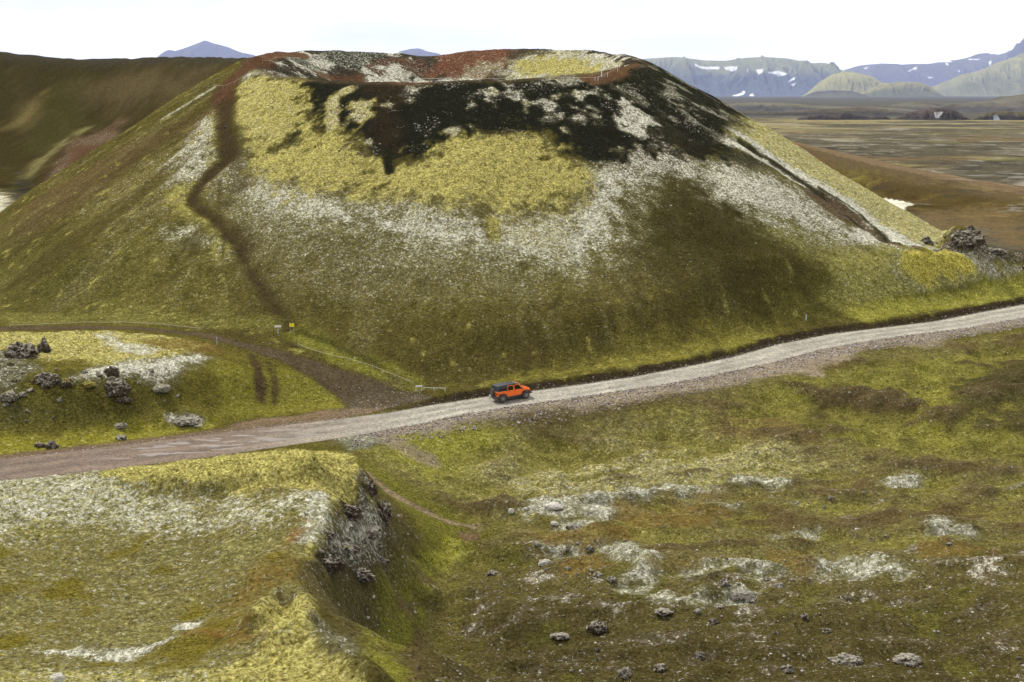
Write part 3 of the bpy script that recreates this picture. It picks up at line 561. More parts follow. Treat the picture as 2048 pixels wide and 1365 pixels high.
# lichen-crusted lava lips
LI = (.20, .20, .17)
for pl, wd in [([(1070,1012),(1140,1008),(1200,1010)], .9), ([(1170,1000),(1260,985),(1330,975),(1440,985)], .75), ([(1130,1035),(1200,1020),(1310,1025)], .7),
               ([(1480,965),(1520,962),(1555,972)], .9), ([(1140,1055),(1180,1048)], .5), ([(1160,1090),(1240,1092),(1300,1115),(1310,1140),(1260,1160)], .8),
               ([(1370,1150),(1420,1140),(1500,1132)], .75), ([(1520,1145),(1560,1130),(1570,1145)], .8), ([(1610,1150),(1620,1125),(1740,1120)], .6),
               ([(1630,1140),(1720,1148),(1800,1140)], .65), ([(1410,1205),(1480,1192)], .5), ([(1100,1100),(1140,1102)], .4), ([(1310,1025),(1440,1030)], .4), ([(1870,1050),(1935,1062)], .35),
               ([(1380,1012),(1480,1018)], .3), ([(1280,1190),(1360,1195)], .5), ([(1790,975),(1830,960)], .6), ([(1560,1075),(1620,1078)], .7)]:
    lay(line(pl, wd * 1.5, 3.0, .8, 1.5, .6), (.14,.125,.06), .40, .45, .2, 0)
    lay(line([(a_, b_ + 9) for a_, b_ in pl], .35, .8, .4, .7, .85), (.040,.031,.015), .05, .15, .2, 0)  # bare dark earth under each lip, with its shaded side painted in
    lay(line(pl, wd * .8, 2.2, .8, 1.8), LI, .42, .68, .15, 0)
for pl in ([(1240,1010),(1400,1000),(1480,1030),(1400,1060),(1260,1055)], [(1300,1120),(1500,1115),(1620,1110),(1560,1125),(1400,1130),(1320,1150)], [(1080,1070),(1260,1075),(1220,1085),(1100,1082)],
           [(1120,1130),(1180,1110),(1220,1130),(1150,1150)], [(1850,1090),(2000,1100),(1880,1115)], [(1380,985),(1560,990),(1500,1010),(1400,1000)], [(1560,1120),(1640,1120),(1620,1160),(1570,1150)]):
    lay(area(pl, 1.6, 1, .9, .85), (.125,.085,.028), .3, .2, .35, 0)
lay(area([(775,995),(832,1060),(838,1150),(795,1225),(772,1300),(700,1235),(640,1185),(740,1168),(786,1080)], 4, 1.5, 1.5, .7), (.074,.060,.026), .14, .32, .35, .06)
# stony verge below the road, foot trail
dR, (zR, wR), sR = seg_dist(X, Y, RP, [[q[2] for q in RP], [q[3] for q in RP]])
vg = (sR < 0) * sstep(0, .3, dR - wR + .3) * sstep(4.2, 1.4, (dR - wR) * (1 + .5 * sstep(10, -20, X)) + W1 * 3.0 + W2 * 1.2) * sstep(-20, -12, X)
lay(field(vg), (.19,.155,.13), .05, .2, .06, .75)
lay(area([(1380,758),(1560,705),(1720,690),(1700,720),(1640,735),(1660,760),(1600,750),(1500,755),(1400,780)], 1.6, .8, 1.0, .85), (.19,.155,.13), .05, .2, .06, .7)
lay(line([(730,875),(800,890),(860,925)], 1.4, 1.5, 1, .8, .8), (.15,.12,.10), .05, .2, .1, .5)
lay(area([(670,880),(740,872),(760,890),(700,900)], 1.2, .6, .6, .6), (.10,.115,.10), .0, .5, .2, .3)
lay(line([(700,930),(770,980),(800,1000),(850,1025),(900,1045),(960,1058)], .38, .5, .15, .2), (.19,.145,.105), 0, .05, .03, .2)
lay(line([(960,1058),(1060,1062),(1200,1075),(1300,1080)], .3, .9, .3, .3, .7), (.15,.13,.05), .3, .1, .3, 0)
# road
wet = sstep(-8, -30, X + W1 * 4)
rd = sstep(.25, -.25, dR - wR + W2 * .12)
idx = np.nonzero((rd > .002) & (Y < 330))[0]; a = rd[idx][:, None]
rut = np.cos(dR[idx] / wR[idx] * 2 * math.pi * 1.35) * .5 + .5
lg = fbm(X[idx] * .35 + Y[idx] * .25, (Y[idx] * .8 - X[idx] * .55) * 2.2, 3.2, 4, 401)
cr_ = np.array((.23, .212, .21), f32) * (1 - wet[idx][:, None]) + np.array((.112, .080, .068), f32) * wet[idx][:, None]
cr_ = cr_ * (1 + .26 * (rut[:, None] - .5) + .24 * lg[:, None])
base[idx] = base[idx] * (1 - a) + cr_ * a
for k2, v in enumerate((0, 0, 0, .16)): cov[idx, k2] = cov[idx, k2] * (1 - a[:, 0]) + v * a[:, 0]
pud = sstep(.16, .34, fbm(X * .6, Y * 2.2, 2.2, 3, 411)) * rd * sstep(-16, -20, X) * sstep(-42, -32, X) * sstep(3.4, 2, dR)
# bank soil on the uphill side of the road
bk = (sR > 0) * sstep(-.1, .15, dR - wR) * sstep(1.3, .8, dR - wR + W2 * .5) * sstep(-16, -8, X)
lay(field(bk), (.035, .026, .017), 0, .04, .1, .25)
bk = (sR > 0) * sstep(-.3, .1, dR - wR) * sstep(2.2, 1.0, dR - wR + W2 * .5) * sstep(-14, -22, X)
lay(field(bk), (.105,.075,.055), 0, .03, .05, .3)
base *= (1 + .16 * W2[:, None] + .12 * W1[:, None]); base = np.clip(base, .004, .9)
cov = np.clip(cov, 0, 1)
# moss cushions and hummocks lift the surface a little
lump = np.abs(fbm(X, Y, 1.5, 3, 501, .6)); lump2 = fbm(X, Y, .9, 2, 511)
rough = np.clip(cov[:, 0] * 1.0 + cov[:, 1] * .5 + cov[:, 2] * .06 - .18, 0, 1) * (1 - rd) * (Y < 330)
ZF = (ZZ + rough * ((.30 - lump) * .80 + lump2 * .12)).astype(f32)
lipm = sstep(1100, 0, Y)
Zfin = ZF.reshape(SH)

# ------------------------------------------------------------------ terrain material
def terrain_material(name, rough_low=.97):
    m = new_mat(name); s = NT(m)
    geo = s.n('ShaderNodeNewGeometry').outputs['Position']
    ab = s.n('ShaderNodeAttribute', attribute_name='base'); ac = s.n('ShaderNodeAttribute', attribute_name='cov')
    sp = s.n('ShaderNodeSeparateColor'); s.l(ac.outputs['Color'], sp.inputs[0]); mo, li, gr = sp.outputs[0], sp.outputs[1], sp.outputs[2]; gv = ac.outputs['Alpha']
    nA = s.noise(geo, 1.9, 8, .76, .3); nB = s.noise(s.off(geo, (31, 7, 3)), 4.6, 6, .72, .15); nC = s.noise(s.off(geo, (5, 77, 13)), 3.4, 7, .76, .1)
    nD = s.noise(s.off(geo, (9, 3, 50)), 9.0, 4, .75); nE = s.noise(s.off(geo, (44, 3, 5)), .35, 4, .6); nF = s.noise(s.off(geo, (12, 70, 5)), 2.6, 8, .8, .5)
    def covf(mask, n, wdt=.05, k=-.46, c=.74):
        t = s.math('MULTIPLY_ADD', mask, k, c); return s.smooth(n, s.math('SUBTRACT', t, wdt), s.math('ADD', t, wdt))
    var = s.math('MULTIPLY_ADD', nB, 1.5, .25)
    vb = s.n('ShaderNodeVectorMath', operation='SCALE'); s.l(ab.outputs['Color'], vb.inputs[0]); s.l(var, vb.inputs['Scale'])
    col = vb.outputs[0]
    gcol = s.ramp(nD, [(.3, (.030, .025, .009)), (.45, (.078, .066, .019)), (.58, (.16, .14, .045)), (.74, (.33, .30, .14))])
    vg = s.n('ShaderNodeVectorMath', operation='SCALE'); s.l(ab.outputs['Color'], vg.inputs[0]); s.l(s.smooth(nD, .28, .74, .45, 3.0), vg.inputs['Scale'])
    gcol = s.mix(.62, gcol, vg.outputs[0]); fg = covf(gr, nC, .09); col = s.mix(fg, col, gcol)
    mcol = s.ramp(nB, [(.30, (.060, .052, .014)), (.42, (.185, .165, .062)), (.55, (.365, .340, .150)), (.70, (.58, .55, .33))])
    mcol = s.mix(1.0, mcol, s.ramp(s.noise(s.off(geo, (7, 7, 70)), 1.9, 4, .6, .2), [(.36, (.42, .40, .36)), (.47, (.95, .95, .93)), (.60, (1.18, 1.18, 1.16))]), 'MULTIPLY')
    vm = s.n('ShaderNodeVectorMath', operation='SCALE'); s.l(ab.outputs['Color'], vm.inputs[0]); s.l(s.smooth(nB, .30, .70, .6, 3.0), vm.inputs['Scale'])
    mcol = s.mix(.35, mcol, vm.outputs[0]); fm = covf(mo, nA, .11); col = s.mix(fm, col, mcol)
    lcol = s.ramp(nD, [(.32, (.25, .235, .20)), (.48, (.50, .49, .48)), (.62, (.82, .81, .86))])
    fl = covf(li, nF, .07, -.33, .71); col = s.mix(fl, col, lcol)
    col = s.mix(1.0, col, s.ramp(s.noise(s.off(geo, (66, 12, 9)), 3.8, 7, .76), [(.34, (.26, .25, .17)), (.47, (.92, .91, .70)), (.60, (1.36, 1.34, 1.10)), (.72, (1.95, 1.92, 1.62))]), 'MULTIPLY')
    col = s.mix(1.0, col, s.ramp(s.noise(s.off(geo, (21, 55, 0)), .95, 5, .62), [(.32, (.84, .84, .84)), (.48, (1.0, 1.0, 1.0)), (.66, (1.18, 1.18, 1.15))]), 'MULTIPLY')
    # broad mottling of the far ground, in real metres
    sx = s.n('ShaderNodeSeparateXYZ'); s.l(geo, sx.inputs[0]); farf = s.math('MULTIPLY', s.smooth(sx.outputs[1], 300, 480), s.smooth(sx.outputs[2], 9, 5))
    nG = s.noise(geo, .075, 9, .74, .6); nH = s.noise(s.off(geo, (900, 40, 0)), .03, 9, .72, .8)
    cG = s.ramp(nG, [(.30, (.35, .34, .33)), (.44, (.85, .84, .82)), (.56, (1.05, 1.03, 1.0)), (.64, (1.7, 1.7, 1.6)), (.72, (2.6, 2.6, 2.5))])
    col = s.mix(farf, col, s.mix(1.0, col, cG, 'MULTIPLY'))
    fz = s.math('MULTIPLY', farf, s.smooth(nH, .56, .62)); col = s.mix(s.math('MULTIPLY', fz, .5), col, (.26, .25, .21))
    fz = s.math('MULTIPLY', farf, s.smooth(nH, .43, .37)); col = s.mix(s.math('MULTIPLY', fz, .5), col, (.035, .031, .027))
    # loose stones
    vo = s.n('ShaderNodeTexVoronoi', feature='F1'); s.l(geo, vo.inputs['Vector']); vo.inputs['Scale'].default_value = 3.5
    sc = s.n('ShaderNodeSeparateColor'); s.l(vo.outputs['Color'], sc.inputs[0])
    thr = s.math('MULTIPLY_ADD', gv, -.9, 1.0)
    fs = s.math('MULTIPLY', s.math('GREATER_THAN', sc.outputs[0], thr), s.smooth(vo.outputs['Distance'], .32, .18))
    scol = s.ramp(sc.outputs[1], [(0, (.10, .075, .06)), (.4, (.24, .19, .165)), (.8, (.40, .35, .32)), (1, (.6, .57, .54))])
    fs = s.math('MULTIPLY', fs, s.smooth(gv, .02, .4, 0, .85))
    col = s.mix(fs, col, scol)
    h = s.math('ADD', s.math('MULTIPLY', nB, .60), s.math('MULTIPLY', fm, .18))
    h = s.math('ADD', h, s.math('MULTIPLY', nD, .16)); h = s.math('ADD', h, s.math('MULTIPLY', fs, .12)); h = s.math('ADD', h, s.math('MULTIPLY', fl, .06))
    st = s.smooth(gv, .1, .3, .9, .35)
    return m, s, col, h, st, geo
m_ground, s, col, h, st, geo = terrain_material("ground_cover"); s.finish(col, 1.0, h, .46, st, 0.0)
m_road, s, col, h, st, geo = terrain_material("gravel_road_surface")
ap = s.n('ShaderNodeAttribute', attribute_name='pud').outputs['Fac']
s.finish(s.mix(ap, col, (.21, .18, .155)), s.smooth(ap, .2, .8, .93, .35), h, .10, s.smooth(ap, .1, .6, .6, .05), .35)

def grid_object(name, mask_faces, mat, kind='structure', extra=None):
    ny, nx = SH; jj, ii = np.nonzero(mask_faces)
    a = jj * nx + ii; quads = np.stack([a, a + 1, a + nx + 1, a + nx], 1)
    used, inv = np.unique(quads, return_inverse=True); inv = inv.reshape(quads.shape).astype(np.int32)
    me = bpy.data.meshes.new(name); me.vertices.add(len(used)); me.loops.add(inv.size); me.polygons.add(len(inv))
    co = np.stack([X[used], Y[used], ZF[used]], 1).astype(f32)
    me.vertices.foreach_set('co', co.ravel()); me.loops.foreach_set('vertex_index', inv.ravel())
    me.polygons.foreach_set('loop_start', np.arange(0, inv.size, 4, dtype=np.int32)); me.polygons.foreach_set('loop_total', np.full(len(inv), 4, np.int32))
    me.polygons.foreach_set('use_smooth', np.ones(len(inv), bool))
    at = me.attributes.new('base', 'FLOAT_COLOR', 'POINT'); at.data.foreach_set('color', np.concatenate([base[used], np.ones((len(used), 1), f32)], 1).ravel())
    at = me.attributes.new('cov', 'FLOAT_COLOR', 'POINT'); at.data.foreach_set('color', cov[used].astype(f32).ravel())
    if extra is not None:
        at = me.attributes.new('pud', 'FLOAT', 'POINT'); at.data.foreach_set('value', extra[used].astype(f32))
    me.materials.append(mat); me.update(calc_edges=True); me.validate()
    o = bpy.data.objects.new(name, me); COL.objects.link(o); o['kind'] = kind; return o
def fm(v): 
    v = v.reshape(SH); return v[:-1, :-1] & v[1:, :-1] & v[:-1, 1:] & v[1:, 1:]
F_road = fm((dR < wR + .2) & (Y < 330))
F_cone = fm(((dC > -60) & (dC < 66) & (c_ > ZZ - 1.5) & (Y < 345) & ~((dR < wR + 2.5)))) & ~F_road
F_ridge = fm((Y > 380) & (X < 30) & (ZZ > 11) & (Y < 760)) & ~F_road & ~F_cone
grid_object('road', F_road, m_road, extra=pud)
grid_object('crater_hill', F_cone, m_ground)
grid_object('hill', F_ridge, m_ground)
grid_object('ground', ~(F_road | F_cone | F_ridge), m_ground)
def gz(x, y): return float(bil(Zfin, np.array([x]), np.array([y]))[0])
Z0 = Zfin
def place(px, py):
    p = hit(px, py); return p[0], p[1], gz(p[0], p[1])

# ------------------------------------------------------------------ mountains beyond the plain
mm = new_mat("mountain_ground"); s = NT(mm); geo = s.n('ShaderNodeNewGeometry').outputs['Position']
ab = s.n('ShaderNodeAttribute', attribute_name='base').outputs['Color']
n1 = s.noise(geo, .004, 8, .68); n2 = s.noise(geo, .02, 6, .72)
v = s.n('ShaderNodeVectorMath', operation='SCALE'); s.l(ab, v.inputs[0]); s.l(s.math('MULTIPLY_ADD', n2, 1.2, .4), v.inputs['Scale'])
s.finish(v.outputs[0], .97, s.math('ADD', n1, s.math('MULTIPLY', n2, .4)), 40, .8, .05)
def inpoly(px, py, poly):
    ins = np.zeros(px.shape, bool); n = len(poly)
    for i in range(n):
        ax, ay = poly[i]; bx, by = poly[(i + 1) % n]
        c = ((ay > py) != (by > py)) & (px < (bx - ax) * (py - ay) / (by - ay + 1e-9) + ax); ins ^= c
    return ins
def mountain(name, sky, D, slope, nu, nv, base_c, top_c, gul=.12, gs=60, seed=0, patches=(), rough=.02, kind='structure', steep=1.0):
    """a ridge with a front and a back slope, its crest at distance D"""
    px = np.array([p[0] for p in sky], float); zs = np.array([atY(p[0], p[1], D)[2] for p in sky]); gs = gs * (5.9 if D > 11000 else 3.6 if D > 3000 else 1); xs = np.array([atY(p[0], p[1], D)[0] for p in sky])
    xx = np.linspace(xs[0], xs[-1], nu); hh = np.interp(xx, xs, zs)
    ker = max(1, nu // 90); hh = np.convolve(np.pad(hh, ker, mode='edge'), np.ones(2 * ker + 1) / (2 * ker + 1), 'valid')
    wmax = max(zs) / math.tan(slope)
    vv = np.linspace(-1, 1, nv); vv = np.sign(vv) * np.abs(vv) ** 1.15
    UX, VV = np.meshgrid(xx, vv); HH = np.meshgrid(hh, vv)[0]
    y = D + VV * wmax; xw = UX + VV * wmax * .25 * 0
    t = np.abs(VV) * wmax / np.maximum(HH, 1) * math.tan(slope)
    prof = np.where(t < 1, (1 - t) ** steep if steep != 1 else 1 - t * t * (1.6 - .6 * t), 0); prof = np.clip(prof, 0, 1)
    wx = UX + fbm(UX, y, gs * 3, 3, seed + 3) * gs * .6
    g = 1 - np.abs(fbm(wx, y * .12, gs, 4, seed, .55)) * 2.2
    bell = np.clip(np.sin(np.pi * np.clip(t, 0, 1)), 0, 1)
    z = HH * prof - gul * HH * bell * g * 1.25 + fbm(UX, y, gs * 2.5, 4, seed + 9) * HH * rough * (.06 + bell) * 2 - (t >= 1) * 0
    z = np.where(t >= 1, -3, z); z = np.maximum(z, -3)
    edge = sstep(0, .04, (UX - xs[0]) / (xs[-1] - xs[0])) * sstep(1, .96, (UX - xs[0]) / (xs[-1] - xs[0])); z = -3 + (z + 3) * edge if zs[0] < 20 else z
    col = np.array(base_c, f32)[None, None] * np.ones(UX.shape + (1,), f32)
    topm = sstep(.55, .95, prof + .25 * fbm(UX, y, gs * 2, 3, seed + 5) - .35 * (g - .5) * bell)[..., None]
    col = col * (1 - topm) + np.array(top_c, f32) * topm
    col *= (1 + .25 * fbm(UX, y, gs, 4, seed + 8))[..., None]
    tz = (z - CZ); dd = y * math.cos(PITCH) - tz * math.sin(PITCH); pxv = 1024 + F * UX / dd; pyv = 682.5 - F * (y * math.sin(PITCH) + tz * math.cos(PITCH)) / dd
    wob = fbm(UX, y, gs * .8, 3, seed + 2)
    for poly, c in patches:
        m = inpoly(pxv + wob * 3, pyv + wob * 1.5, poly) & (VV < .02); col[m] = np.array(c, f32)
    me = bpy.data.meshes.new(name); n = UX.size
    idx = np.arange(n).reshape(UX.shape); q = np.stack([idx[:-1, :-1], idx[:-1, 1:], idx[1:, 1:], idx[1:, :-1]], -1).reshape(-1, 4).astype(np.int32)
    me.vertices.add(n); me.loops.add(q.size); me.polygons.add(len(q))
    me.vertices.foreach_set('co', np.stack([xw.ravel(), y.ravel(), z.ravel()], 1).astype(f32).ravel())
    me.loops.foreach_set('vertex_index', q.ravel()); me.polygons.foreach_set('loop_start', np.arange(0, q.size, 4, dtype=np.int32)); me.polygons.foreach_set('loop_total', np.full(len(q), 4, np.int32))
    me.polygons.foreach_set('use_smooth', np.ones(len(q), bool))
    at = me.attributes.new('base', 'FLOAT_COLOR', 'POINT'); at.data.foreach_set('color', np.concatenate([np.clip(col, .01, .9).reshape(-1, 3), np.ones((n, 1), f32)], 1).astype(f32).ravel())
    me.materials.append(mm); me.update(calc_edges=True); me.validate()
    o = bpy.data.objects.new(name, me); COL.objects.link(o); o['kind'] = kind; return o
SN = (.85, .86, .88); SLATE = (.06, .06, .065); MG = (.20, .21, .085); MB = (.055, .075, .075)
mountain('mountain', [(300,128),(322,108),(340,100),(352,103),(365,99),(392,88),(410,81),(432,88),(455,94),(480,105),(508,110),(530,128)], 55660, R(26), 260, 60, SLATE, SLATE, .10, 150, 201)
mountain('mountain', [(770,125),(800,103),(822,98),(838,97),(855,103),(880,108),(905,125)], 55660, R(24), 160, 40, SLATE, SLATE, .08, 150, 211)
mountain('mountain', [(1180,150),(1240,135),(1285,118),(1350,114),(1375,117),(1410,121),(1450,122),(1490,116),(1525,114),(1575,117),(1610,124),(1650,130),(1690,142),(1720,160),(1800,200)], 39501, R(17), 900, 220, MB, MG, .26, 95, 221,
  patches=[([(1390,128),(1402,134),(1440,134),(1438,140),(1405,138),(1392,133)], SN), ([(1446,134),(1476,133),(1476,140),(1466,144),(1450,139)], SN), ([(1492,137),(1497,140),(1494,144)], SN),
    ([(1510,139),(1528,139),(1526,144),(1518,150),(1514,144)], SN), ([(1535,146),(1558,142),(1575,148),(1565,152),(1550,149)], SN), ([(1576,163),(1592,155),(1590,160),(1578,166)], SN),
    ([(1578,170),(1592,167),(1588,172)], SN), ([(1465,192),(1490,182),(1488,187),(1470,195)], SN), ([(1498,190),(1505,187),(1510,193),(1502,196)], SN), ([(1609,166),(1614,165),(1612,168)], SN)])
mountain('mountain', [(1640,160),(1690,140),(1720,131),(1765,127),(1795,130),(1830,128),(1860,128),(1890,122),(1915,120),(1935,116),(1955,108),(1975,106),(1995,110),(2015,105),(2060,100),(2160,110)], 55660, R(15), 700, 150, SLATE, (.09,.09,.07), .16, 130, 231,
  patches=[([(1726,137),(1740,134),(1734,139)], SN), ([(1814,143),(1836,133),(1832,139),(1818,144)], SN), ([(1862,124),(1900,122),(1904,124),(1866,126)], SN), ([(1890,126),(1895,126),(1897,132),(1892,130)], SN),
    ([(1936,118),(1960,118),(1958,120),(1938,121)], SN), ([(1978,106),(1988,107),(1982,110)], SN), ([(1978,126),(1982,120),(1984,128),(1980,132)], SN), ([(1915,142),(1922,143),(1918,144)], SN), ([(1855,154),(1870,156),(1860,158)], SN), ([(2005,116),(2020,112),(2016,116)], SN)])
mountain('mountain', [(1990,135),(2015,112),(2024,98),(2034,97),(2042,86),(2052,82),(2075,70),(2110,80),(2150,60),(2250,110)], 49675, R(34), 220, 90, SLATE, SLATE, .30, 60, 241)
mountain('mountain', [(1780,205),(1830,182),(1868,172),(1900,160),(1925,148),(1942,146),(1958,142),(1975,136),(1992,126),(2020,118),(2050,104),(2110,90),(2200,100)], 33516, R(24), 600, 180, (.16,.16,.055), (.26,.25,.09), .24, 50, 251)
mountain('mountain', [(1580,208),(1600,196),(1622,180),(1640,164),(1662,150),(1685,144),(1712,146),(1742,152),(1765,166),(1800,172),(1850,205)], 27531, R(25), 420, 120, (.22,.21,.075), (.30,.28,.10), .18, 40, 261)
mountain('mountain', [(1690,208),(1720,188),(1740,178),(1768,168),(1800,164),(1838,165),(1862,174),(1886,192),(1925,204),(1970,210)], 23341, R(22), 420, 120, (.10,.105,.045), (.22,.20,.075), .18, 40, 271)
mountain('mountain', [(1570,212),(1600,196),(1630,184),(1660,181),(1700,182),(1730,190),(1760,204),(1790,212)], 20947, R(16), 300, 90, (.10,.10,.045), (.065,.058,.045), .08, 40, 281)
mountain('mountain', [(1560,222),(1700,216),(1760,212),(1800,208),(1830,203),(1880,206),(1920,207),(1990,201),(2048,188),(2120,180),(2200,190)], 2950, R(6), 400, 80, (.065,.062,.060), (.11,.10,.075), .30, 60, 291)
mountain('mountain', [(1380,222),(1430,208),(1480,206),(1530,205),(1590,208),(1640,212),(1720,214),(1800,217),(1860,224)], 2800, R(6), 400, 80, (.070,.068,.066), (.12,.11,.075), .30, 70, 301)
mountain('mountain', [(1400,238),(1450,226),(1500,222),(1560,224),(1640,218),(1720,214),(1800,222),(1840,232)], 2400, R(8), 400, 80, (.045,.042,.036), (.09,.075,.055), .35, 50, 311)
DK = (.035, .033, .034)
mountain('mountain', [(1585,243),(1600,236),(1625,230),(1650,229),(1672,230),(1690,226),(1712,229),(1740,234),(1770,232),(1790,243)], 1960, R(24), 260, 50, DK, (.065,.052,.046), .25, 12, 321)
mountain('mountain', [(1770,243),(1800,234),(1815,226),(1840,220),(1868,216),(1890,217),(1912,222),(1930,234),(1950,243)], 1950, R(24), 260, 60, (.045,.040,.040), (.075,.058,.050), .30, 12, 331,
  patches=[([(1868,225),(1885,224),(1880,236),(1870,236)], (.3,.29,.28)), ([(1765,241),(1790,236),(1775,243),(1760,244)], (.2,.19,.07))])
mountain('mountain', [(1930,247),(1955,234),(1975,226),(2000,222),(2030,224),(2060,222),(2110,226),(2160,240)], 1940, R(28), 260, 60, DK, (.11,.095,.055), .30, 12, 341, patches=[([(1985,232),(1996,231),(2000,240),(1988,241)], (.2,.22,.24))])

# ------------------------------------------------------------------ lava rock, stones
mr = new_mat("lava_rock"); s = NT(mr); geo = s.n('ShaderNodeNewGeometry'); pos = geo.outputs['Position']
a = s.noise(pos, 1.6, 7, .75); b = s.noise(s.off(pos, (3, 9, 1)), 6, 5, .75); c = s.noise(s.off(pos, (8, 2, 5)), 3, 6, .75)
lich = s.n('ShaderNodeObjectInfo').outputs['Color']; sepc = s.n('ShaderNodeSeparateColor'); s.l(lich, sepc.inputs[0])
nz = s.n('ShaderNodeSeparateXYZ'); s.l(geo.outputs['Normal'], nz.inputs[0])
rock = s.ramp(b, [(.3, (.020, .015, .009)), (.5, (.064, .048, .030)), (.7, (.15, .12, .082))])
t = s.math('ADD', c, s.math('MULTIPLY', s.smooth(nz.outputs[2], -.1, .9), .14)); t = s.math('ADD', t, s.math('MULTIPLY', sepc.outputs[0], .22))
col = s.mix(s.smooth(t, .63, .76), rock, s.ramp(b, [(.3, (.14, .12, .088)), (.6, (.38, .35, .28))]))
tm = s.math('ADD', a, s.math('MULTIPLY', s.smooth(nz.outputs[2], .2, 1), .12)); tm = s.math('ADD', tm, s.math('MULTIPLY', sepc.outputs[1], .25))
col = s.mix(s.smooth(tm, .70, .77), col, s.ramp(b, [(.3, (.08, .07, .012)), (.55, (.24, .21, .04)), (.75, (.38, .34, .10))]))
col = s.mix(sepc.outputs[2], col, s.ramp(b, [(.3, (.42, .38, .30)), (.6, (.66, .63, .55))]))
s.finish(col, .95, s.math('ADD', a, s.math('MULTIPLY', b, .5)), .25, .9, .1)
def rock_mesh(name, sub, seed, rough=.35, spiky=1.0, flat=.7):
    bm = bmesh.new(); bmesh.ops.create_icosphere(bm, subdivisions=sub, radius=1.0)
    o = Vector((seed * 3.7, seed * 1.9, -seed * 2.3))
    for v in bm.verts:
        p = v.co.copy(); pz = Vector((p.x, p.y, p.z * .4)); n = mnoise.fractal(p * 1.1 + o, .9, 2.1, 3) ; r = mnoise.ridged_multi_fractal(p * 1.7 + o, .8, 2.2, 4, 1.0, 2.0)
        cell = mnoise.noise(p * 5 + o)
        q2 = mnoise.fractal(pz * 4 + o, .7, 2.2, 3); n = mnoise.fractal(pz * 1.3 + o, .9, 2.1, 3); vd = mnoise.voronoi(pz * 1.9 + o)[0]; f = 1 + (.40 - vd[0]) * .26 * spiky + rough * n * .7 + rough * (r - 1.1) * .04 * spiky + cell * .06 * spiky + q2 * .11 * spiky
        v.co = p * max(f, .3)
        
        if v.co.z < -.35: v.co.z = -.35
    me = bpy.data.meshes.new(name); bm.to_mesh(me); bm.free(); me.materials.append(mr)
    return me
def rock_at(name, px, py, wd, dp, ht, label, cat, group=None, sub=4, seed=1, lich=.3, moss=.1, pale=0.0, rough=.4, spiky=1.0, rz=0.0, me=None, tilt=0.0, sink=.12):
    x, y, z = place(px, py); me = me or rock_mesh(name, sub, seed, rough, spiky)
    o = bpy.data.objects.new(name, me); COL.objects.link(o); o.location = (x, y, z + ht * (.22 - sink)); o.scale = (wd / 2.1, dp / 2.1, ht * .75)
    o.rotation_euler = (0, tilt, rz); o.color = (lich, moss, pale, 1); tag(o, label, cat, group); return o
LO = 'lava_outcrop'
